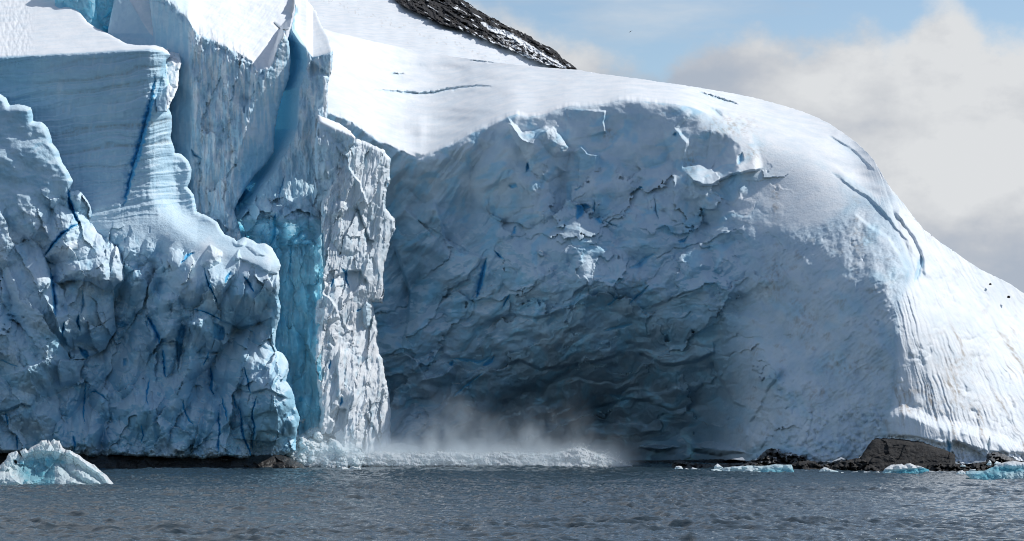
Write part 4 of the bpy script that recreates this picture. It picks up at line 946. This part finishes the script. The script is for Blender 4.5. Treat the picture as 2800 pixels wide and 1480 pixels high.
for poly, Y, lab in (
    ([(1841,1286),(1848,1275),(1858,1274),(1864,1276),(1870,1286)], 291, 'white rounded ice chunk at the left end of the row before the hollow'),
    ([(1868,1287),(1876,1280),(1886,1284),(1892,1289)], 289, 'tiny pointed ice scrap right of the rounded white chunk'),
    ([(1887,1288),(1892,1278),(1904,1281),(1918,1285),(1940,1289)], 287, 'low white ice scrap tapering towards the long turquoise iceberg'),
    ([(1952,1283),(1954,1274),(1962,1268),(1968,1272),(1976,1278),(1980,1283)], 284, 'upright knobbly ice chunk behind the long turquoise iceberg'),
    ([(2536,1298),(2540,1289),(2556,1290),(2570,1287),(2582,1291),(2582,1299)], 269, 'low white ice scrap touching the right of the undercut iceberg'),
    ([(2360,1297),(2362,1289),(2378,1290),(2390,1294),(2402,1289),(2408,1297)], 272, 'two humped white ice scrap left of the undercut iceberg'),
    ([(2612,1299),(2622,1288),(2632,1286),(2645,1298)], 262, 'white wedge of ice beside the left tip of the large turquoise iceberg'),
    ([(2648,1289),(2652,1284),(2668,1283),(2666,1290)], 271, 'flat ice scrap above the left tip of the large turquoise iceberg'),
    ([(2696,1272),(2706,1258),(2711,1264),(2711,1274)], 279, 'small white ice spike on the flat brown rock'),
    ([(2718,1270),(2724,1261),(2736,1265),(2738,1271)], 279, 'small white ice lump on the rock right of the ice spike'),
    ([(2624,1276),(2630,1270),(2640,1272),(2640,1278)], 279, 'small white ice lump at the foot of the snow lobe'),
    ([(418,1284),(424,1279),(436,1280),(448,1279),(457,1284)], 296, 'tiny white ice scrap on the water under the left cliff'),
    ([(932,1287),(934,1276),(944,1277),(952,1281),(964,1275),(976,1278),(984,1275),(988,1287)], 292, 'small white ice chunk floating in front of the breaking surf'),
    ([(2165,1296),(2172,1289),(2190,1290),(2204,1286),(2222,1291),(2236,1296)], 276.5, 'thin line of white brash ice between the turquoise iceberg and the triangular chunk'),
    ([(2295,1297),(2300,1291),(2320,1292),(2345,1289),(2348,1297)], 276, 'thin white brash ice right of the triangular chunk')):
    berg('ice_chunk', poly, Y, lab, 'ice chunk', GI, seed=int(poly[0][0]) % 90 + 5, step=.9, thick=1.5, rr=(3, .5), ice=.2, jit=(.7, 3, 1), tilt=.05, snow=.7)
berg('iceberg', [(1038,1240),(1045,1224),(1058,1219),(1071,1214),(1095,1210),(1112,1213),(1124,1217),(1140,1221),(1153,1226),(1160,1244)], 319, 'smooth white ice mound rising behind the breaking surf', seed=27, rr=(10, 1.6), ice=.12, snow=.8)
berg('ice_rubble', [(780,1290),(790,1190),(800,1150),(820,1128),(838,1136),(850,1140),(868,1150),(878,1180),(888,1195),(905,1198),(925,1205),(935,1220),(960,1228),(985,1226),(1000,1245),(1000,1290)], 304.0,
     'heap of fallen white and pale blue ice at the foot of the cyan shaft', 'ice rubble', fn=lambda A: (A.rub(30, 1.6, 71), A.rub(12, .8, 72), A.rub(6, .3, 73)), seed=29, rr=(14, 2.5), ice=.12, jit=(3.5, 8, 1), tilt=.085, snow=.9)
# a few stones lying on the right snow slope
for (x, y, w, lab) in ((2708, 777, 4, 'dark stone on the snow slope near the right skyline, higher of the two'), (2758, 812, 5, 'dark stone on the snow slope near the right edge, lower of the two')):
    rock('stone', [(x-w,y+2),(x-w*.6,y-w*.5),(x+w*.3,y-w*.7),(x+w,y),(x+w*.7,y+w*.6),(x-w*.4,y+w*.7)], 329 if x < 2730 else 331, lab, seed=x % 50, step=.8, rr=(2, .3), sc=6, rough=.2, thick=.3)
# ================================================================== SURF, SPRAY, WATER
def foam_material():
    m, nt, nd, lk = new_mat('foam')
    bs = nd.new('ShaderNodeBsdfPrincipled'); bs.inputs['Roughness'].default_value = .8; bs.inputs['Specular IOR Level'].default_value = .1
    at = N(nt, 'ShaderNodeAttribute', attribute_name='mask'); sep = nd.new('ShaderNodeSeparateColor'); lk.new(at.outputs['Color'], sep.inputs[0])
    lk.new(mixc(nt, sep.outputs[0], (.90, .92, .93), (.62, .80, .84)), bs.inputs['Base Color'])
    n = noise_n(nt, mapping(nt, (1, 1, 1)), 3.5, 6, .7)
    bp = nd.new('ShaderNodeBump'); bp.inputs['Distance'].default_value = .3; bp.inputs['Strength'].default_value = .5
    lk.new(n, bp.inputs['Height']); lk.new(bp.outputs[0], bs.inputs['Normal'])
    tr = nd.new('ShaderNodeBsdfTranslucent'); tr.inputs['Color'].default_value = (.92, .95, .96, 1)
    mx = nd.new('ShaderNodeMixShader'); mx.inputs[0].default_value = .45
    lk.new(bs.outputs[0], mx.inputs[1]); lk.new(tr.outputs[0], mx.inputs[2])
    out = nd.new('ShaderNodeOutputMaterial'); lk.new(mx.outputs[0], out.inputs[0]); return m
M_FOAM = foam_material()
CREST = [(786,1262),(800,1250),(830,1240),(860,1246),(890,1240),(930,1242),(960,1238),(1000,1241),(1040,1236),(1080,1240),(1130,1238),(1160,1240),(1190,1236),(1240,1234),(1280,1239),(1320,1241),(1350,1238),(1381,1236),(1420,1239),(1460,1240),(1500,1241),(1525,1238),(1543,1233),(1560,1228),(1573,1225),(1589,1222),
         (1600,1227),(1613,1233),(1643,1241),(1674,1251),(1704,1265),(1740,1279)]
def f_FO(A):
    U, V = A.U, A.V
    h = V - pl(U, CREST)
    A.Y = 310.5 - .11 * h + .002 * (U - 1240)
    wx = fbm(U / 20, V / 20, 3, 2) * 8
    A.Y -= facet((U + wx) / 18, (V + wx) / 11, 3) * .8 + facet((U + wx) / 6, (V - wx) / 5, 5) * .25 + fbm(U / 5, V / 5, 5, 7, .65) * .55 + fbm(U / 45, V / 20, 3, 8) * 1.0
    A.ice = .5 * sstep(.1, .4, fbm(U / 30, V / 12, 3, 9))
o = relief('breaking_surf', CREST + [(1738,1284),(1690,1281),(1600,1279),(1480,1279),(1420,1277),(1330,1275),(1240,1274),(1180,1273),(1120,1277),(1040,1275),(980,1272),(930,1276),(900,1284),(860,1286),(800,1290),(780,1288)], 1.0, f_FO, M_FOAM, 4, (5.0, 7, 1), 6, 1.0, seed=8)
setp(o, 'white breaking wave of foam rolling out from the foot of the ice', 'wave', kind='stuff')

# flying drops above the crest
rs = np.random.RandomState(4)
vs, fs = [], []
oc = np.array([(1,0,0),(-1,0,0),(0,1,0),(0,-1,0),(0,0,1),(0,0,-1)], float); of = np.array([(0,2,4),(2,1,4),(1,3,4),(3,0,4),(2,0,5),(1,2,5),(3,1,5),(0,3,5)])
for i in range(5200):
    u = rs.uniform(800, 1730); base = float(pl(u, CREST)); hh = rs.exponential(4.5) * (1.5 if 1500 < u < 1700 else 1.0)
    if rs.rand() < .03: hh += rs.uniform(0, 120) * (u < 1500)
    v = base + 4 - hh; Y = 309 + rs.uniform(-3, 3)
    x, y, z = unproj(u, v, Y); r = rs.uniform(.012, .034) * (1.25 if rs.rand() < .05 else 1)
    r *= 1.3; vs.append(oc * (r, r, r * rs.uniform(.8, 1.8)) + (x, y, z)); fs.append(of + 6 * i)
o = mesh_obj('flying_drops', np.concatenate(vs), np.concatenate(fs), M_FOAM, None, (0, 309, 2)); setp(o, 'fine white drops thrown up above the breaking wave', 'spray', kind='stuff')

# spray mist drifting up the hollow
def mist_material():
    m, nt, nd, lk = new_mat('mist')
    g = nd.new('ShaderNodeNewGeometry'); sp = nd.new('ShaderNodeSeparateXYZ'); lk.new(g.outputs['Position'], sp.inputs[0])
    X, Z = sp.outputs[0], sp.outputs[2]
    def rng(s, a, b):
        n = nd.new('ShaderNodeMapRange'); n.interpolation_type = 'SMOOTHSTEP'; lk.new(s, n.inputs[0]); n.inputs[1].default_value = a; n.inputs[2].default_value = b; return n.outputs[0]
    xp = math_n(nt, 'MULTIPLY', rng(X, -30, -24), rng(X, 19, 2))
    big = noise_n(nt, mapping(nt, (.11, .06, .09), (0, .5, 0)), 1.0, 3, .5)
    fine = noise_n(nt, mapping(nt, (.42, .3, .24), (0, .75, 0)), 1.0, 6, .65)
    top = math_n(nt, 'ADD', math_n(nt, 'MULTIPLY', big, 19.0), math_n(nt, 'MULTIPLY', math_n(nt, 'ABSOLUTE', math_n(nt, 'ADD', X, 5.0)), -.12))
    zz = math_n(nt, 'DIVIDE', Z, math_n(nt, 'MAXIMUM', top, 1.5))
    zf = math_n(nt, 'POWER', math_n(nt, 'SUBTRACT', 1.0, zz, True), 1.6)
    d = math_n(nt, 'MULTIPLY', math_n(nt, 'MULTIPLY', xp, zf), rng(fine, .40, .62))
    d2 = math_n(nt, 'MULTIPLY', math_n(nt, 'MULTIPLY', rng(X, -29, -25), rng(X, 18, 12)), math_n(nt, 'POWER', math_n(nt, 'SUBTRACT', 1.0, math_n(nt, 'DIVIDE', Z, 4.2), True), 2.0))
    dens = math_n(nt, 'ADD', math_n(nt, 'MULTIPLY', d, .24), math_n(nt, 'MULTIPLY', d2, .19))
    v = nd.new('ShaderNodeVolumePrincipled'); v.inputs['Color'].default_value = (.86, .94, 1, 1); v.inputs['Anisotropy'].default_value = .55
    lk.new(dens, v.inputs['Density'])
    out = nd.new('ShaderNodeOutputMaterial'); lk.new(v.outputs[0], out.inputs['Volume']); return m
M_MIST = mist_material()
bx = np.array([(x, y, z) for x in (-30, 20) for y in (305, 332) for z in (.3, 20)], float)
bf = np.array([(0,1,3,2),(4,6,7,5),(0,4,5,1),(2,3,7,6),(0,2,6,4),(1,5,7,3)])
o = mesh_obj('spray_mist', bx, bf, M_MIST, None, (-5, 318, 0.3), smooth=False); setp(o, 'thin white spray mist drifting up in front of the hollow', 'mist', kind='stuff')

# sea
def sea():
    t = np.r_[-40, -12, -5, -2.4, -1.2, -.7, -.45, -.33, np.linspace(-.262, .262, 900), .33, .45, .7, 1.2, 2.4, 5, 12, 40]
    y = np.r_[-6000, -2000, -700, -250, -80, -20, 10, 30, 50, 65, 80, 92, np.exp(np.arange(math.log(100), math.log(345), .0017)), 350, 360, 380, 420, 500, 700, 1200, 3000, 9000, 30000]
    T, Y = np.meshgrid(t, y); X = T * (np.abs(Y) + 30)
    fine = sstep(85, 104, Y) * sstep(420, 340, Y) * sstep(.30, .262, np.abs(T))
    wx = fbm(X / 9, Y / 9, 2, 3) * 1.5
    h = .30 * fbm((X + wx) / 2.1, Y / 1.7, 3, 11, .5) + .17 * ridged((X + wx) / 2.2 + Y * .1, Y / 1.5, 3, 13) + .16 * fbm(X / 11 - Y * .02, Y / 6, 2, 15)
    gust = .55 + .6 * sstep(-.3, .4, fbm(X / 24, Y / 24, 3, 19))
    h = h * gust * fine * 1.35
    # one dark swell hump in the foreground
    ux, uy = (1585 - CX) * 138 / F, 138.0
    h += .26 * np.exp(-((X - ux) / .55) ** 2 - ((Y - uy) / 1.1) ** 2)
    P = np.c_[X.ravel(), Y.ravel(), h.ravel()]
    n, m_ = T.shape; I = np.arange(n * m_).reshape(n, m_)
    q = np.stack([I[:-1, :-1], I[:-1, 1:], I[1:, 1:], I[1:, :-1]], -1).reshape(-1, 4)
    return P, q
def water_material():
    m, nt, nd, lk = new_mat('sea_water')
    bs = nd.new('ShaderNodeBsdfPrincipled'); bs.inputs['Base Color'].default_value = (.028, .047, .060, 1)
    bs.inputs['Roughness'].default_value = .06; bs.inputs['IOR'].default_value = 1.333
    a = noise_n(nt, mapping(nt, (1.1, 2.0, 1)), 1.6, 5, .6); b = noise_n(nt, mapping(nt, (1, 1.6, 1)), 7, 3, .6)
    bp = nd.new('ShaderNodeBump'); bp.inputs['Distance'].default_value = .16; bp.inputs['Strength'].default_value = .42
    lk.new(math_n(nt, 'ADD', a, math_n(nt, 'MULTIPLY', b, .25)), bp.inputs['Height']); lk.new(bp.outputs[0], bs.inputs['Normal'])
    out = nd.new('ShaderNodeOutputMaterial'); lk.new(bs.outputs[0], out.inputs[0]); return m
P, q = sea()
o = mesh_obj('sea', P, q, water_material(), None, (0, 0, 0)); setp(o, 'dark grey choppy sea in front of the glacier', kind='structure')

# ================================================================== BIRD
def bird():
    c = unproj(1723.6, 86.3, 300.0); px = 300.0 / F
    V, Fc = [], []
    # body: lofted rings along the flight axis, wings: tapered swept lofts joined at the shoulders
    ax = np.array((-.45, .80, .40)); ax /= np.linalg.norm(ax)
    sp = np.array((.80, .25, .55)); sp -= ax * (sp @ ax); sp /= np.linalg.norm(sp); up = np.cross(ax, sp)
    def loft(cs, rads, nrm, n=8):
        b = len(V)
        for p, (ra, rb), (d1, d2) in zip(cs, rads, nrm):
            for k in range(n):
                a = 2 * math.pi * k / n; V.append(p + d1 * ra * math.cos(a) + d2 * rb * math.sin(a))
        for i in range(len(cs) - 1):
            for k in range(n): Fc.append((b + i * n + k, b + i * n + (k + 1) % n, b + (i + 1) * n + (k + 1) % n, b + (i + 1) * n + k))
    s = px
    ts = (-2.6, -2.2, -1.3, -.4, .6, 1.3, 1.8, 2.2, 2.6); rr = ((.7, .08), (.55, .15), (.5, .45), (.75, .7), (.8, .75), (.55, .55), (.5, .5), (.35, .35), (.05, .05))
    loft([ax * (t * s) for t in ts], [(a * s * .9, b_ * s * .9) for a, b_ in rr], [(sp, up)] * len(ts))
    for sg in (-1, 1):
        ys = (.2, 1.6, 3.0, 4.4, 5.4, 6.0); ch = (.95, .95, .85, .65, .4, .1); sw = (0, .35, .3, -.2, -.7, -1.1); lift = (.2, .5, .6, .5, .3, .1)
        loft([sp * (sg * y * s) + ax * (w * s) + up * (l * s) for y, w, l in zip(ys, sw, lift)], [(c_ * s, .14 * s) for c_ in ch], [(ax, up)] * len(ys))
    o = mesh_obj('bird', np.array(V) + np.array(c), np.array(Fc), simple('dark_feather', (.03, .028, .03), .8), None, c)
    setp(o, 'small dark seabird gliding in the blue sky with wings spread', 'bird')
bird()

# ================================================================== LIGHT, SKY, CAMERA
EL, AZ = 44.0, 62.0                                  # sun elevation, azimuth to the right of the view
w = bpy.data.worlds.new('World'); S.world = w; w.use_nodes = True
nt = w.node_tree; nd = nt.nodes; lk = nt.links; nd.clear()
sky = nd.new('ShaderNodeTexSky'); sky.sky_type = 'NISHITA'; sky.sun_disc = False
sky.sun_elevation = math.radians(EL); sky.sun_rotation = math.radians(AZ); sky.altitude = 0; sky.air_density = 1.0; sky.dust_density = .25; sky.ozone_density = 1.5
tc = nd.new('ShaderNodeTexCoord'); sp = nd.new('ShaderNodeSeparateXYZ'); lk.new(tc.outputs['Generated'], sp.inputs[0])
ay = math_n(nt, 'MAXIMUM', sp.outputs[1], .05)
pp = math_n(nt, 'DIVIDE', sp.outputs[0], ay); qq = math_n(nt, 'DIVIDE', sp.outputs[2], ay)
cmb = nd.new('ShaderNodeCombineXYZ'); lk.new(pp, cmb.inputs[0]); lk.new(qq, cmb.inputs[1])
def nz(scale, detail, rough, off=(0, 0, 0), rot=0):
    mp = nd.new('ShaderNodeMapping'); mp.inputs['Scale'].default_value = scale; mp.inputs['Location'].default_value = off; mp.inputs['Rotation'].default_value = (0, 0, rot)
    lk.new(cmb.outputs[0], mp.inputs['Vector']); return noise_n(nt, mp.outputs[0], 1.0, detail, rough)
cu = nd.new('ShaderNodeFloatCurve'); mr = nd.new('ShaderNodeMapRange'); lk.new(pp, mr.inputs[0]); mr.inputs[1].default_value = -.3; mr.inputs[2].default_value = .3
lk.new(mr.outputs[0], cu.inputs[1])
tops = [(0, .15), (.40, .17), (.482, .180), (.513, .172), (.521, .167), (.565, .160), (.583, .1555), (.593, .151), (.604, .150), (.618, .156), (.635, .163), (.671, .168), (.682, .1665), (.708, .1636), (.734, .1667), (.755, .170), (.773, .166), (.786, .172), (.796, .180), (.812, .182), (.827, .1745), (.843, .1685), (.864, .168), (1, .17)]
cv = cu.mapping.curves[0]
for x, h in tops[1:-1]: cv.points.new(x, h * 5)
cv.points[0].location = (0, tops[0][1] * 5); cv.points[-1].location = (1, tops[-1][1] * 5); cu.mapping.update()
top = math_n(nt, 'MULTIPLY', cu.outputs[0], .2)
n_a = nz((34, 42, 1), 8, .6, (3, 1, 0)); n_b = nz((9, 17, 1), 6, .55, (1.3, 4, 0), .25); n_c = nz((5, 9, 1), 4, .5, (7.7, 2.1, 0), .3)
edge = math_n(nt, 'ADD', math_n(nt, 'SUBTRACT', top, qq), math_n(nt, 'MULTIPLY', math_n(nt, 'SUBTRACT', n_a, .5), .034))
mask = nd.new('ShaderNodeMapRange'); mask.interpolation_type = 'SMOOTHSTEP'; lk.new(edge, mask.inputs[0]); mask.inputs[1].default_value = -.004; mask.inputs[2].default_value = .012
# thin veil higher up, plus unseen cloud added ahead to brighten the water
veil = ramp(nt, nz((7, 30, 1), 6, .6, (2, 9, 0)), [(.52, (0, 0, 0)), (.75, (.5, .5, .5))])
hi = nd.new('ShaderNodeMapRange'); lk.new(qq, hi.inputs[0]); hi.inputs[1].default_value = .21; hi.inputs[2].default_value = .30
fw = nd.new('ShaderNodeMapRange'); lk.new(sp.outputs[1], fw.inputs[0]); fw.inputs[1].default_value = .05; fw.inputs[2].default_value = .35
veil = math_n(nt, 'MAXIMUM', veil, math_n(nt, 'MULTIPLY', math_n(nt, 'MULTIPLY', hi.outputs[0], fw.outputs[0]), ramp(nt, nz((1.6, 2.6, 1), 6, .55, (4, 2, 0)), [(.40, (0, 0, 0)), (.62, (.9, .9, .9))])))
cov = math_n(nt, 'MAXIMUM', mask.outputs[0], veil)
shade = math_n(nt, 'ADD', math_n(nt, 'ADD', math_n(nt, 'MULTIPLY', qq, 2.3), math_n(nt, 'MULTIPLY', edge, -.9)), math_n(nt, 'ADD', math_n(nt, 'MULTIPLY', n_b, 1.45), math_n(nt, 'ADD', math_n(nt, 'MULTIPLY', n_c, .9), math_n(nt, 'SUBTRACT', math_n(nt, 'MULTIPLY', n_a, .45), .84))))
ccol = ramp(nt, shade, [(.58, (.44, .50, .59)), (.72, (.52, .56, .625)), (.86, (.645, .67, .705)), (1.0, (.76, .78, .80))])
CS = 8.9
sc = nd.new('ShaderNodeVectorMath'); sc.operation = 'SCALE'; lk.new(ccol, sc.inputs[0]); sc.inputs[3].default_value = CS
mx = nd.new('ShaderNodeMix'); mx.data_type = 'RGBA'; lk.new(cov, mx.inputs[0]); lk.new(sky.outputs[0], mx.inputs[6]); lk.new(sc.outputs[0], mx.inputs[7])
bg = nd.new('ShaderNodeBackground'); lk.new(mx.outputs[2], bg.inputs[0]); bg.inputs[1].default_value = .1
wo = nd.new('ShaderNodeOutputWorld'); lk.new(bg.outputs[0], wo.inputs[0])

sl = bpy.data.lights.new('sun', 'SUN'); sl.energy = 3.6; sl.angle = math.radians(.53); sl.color = (1, .98, .94)
so = bpy.data.objects.new('sun', sl); COL.objects.link(so)
e, a = math.radians(EL), math.radians(AZ)
from mathutils import Vector
d = Vector((math.sin(a) * math.cos(e), math.cos(a) * math.cos(e), math.sin(e)))
so.rotation_euler = d.to_track_quat('Z', 'Y').to_euler(); so.location = d * 200 + Vector((0, 300, 0))

cam = bpy.data.cameras.new('camera'); co = bpy.data.objects.new('camera', cam); COL.objects.link(co)
co.location = (0, 0, CH); co.rotation_euler = (math.pi / 2, 0, 0)
cam.sensor_width = 36; cam.lens = F / 2800 * 36; cam.shift_y = (HY - 740) / 2800; cam.clip_end = 60000; cam.clip_start = .5
S.camera = co
S.view_settings.view_transform = 'Standard'; S.view_settings.look = 'None'; S.view_settings.exposure = 0.1; S.view_settings.gamma = 1
S.render.resolution_x, S.render.resolution_y = 1024, 541
S.cycles.max_bounces = 8; S.cycles.diffuse_bounces = 4; S.cycles.volume_bounces = 2; S.cycles.use_denoising = True; S.cycles.filter_width = .95
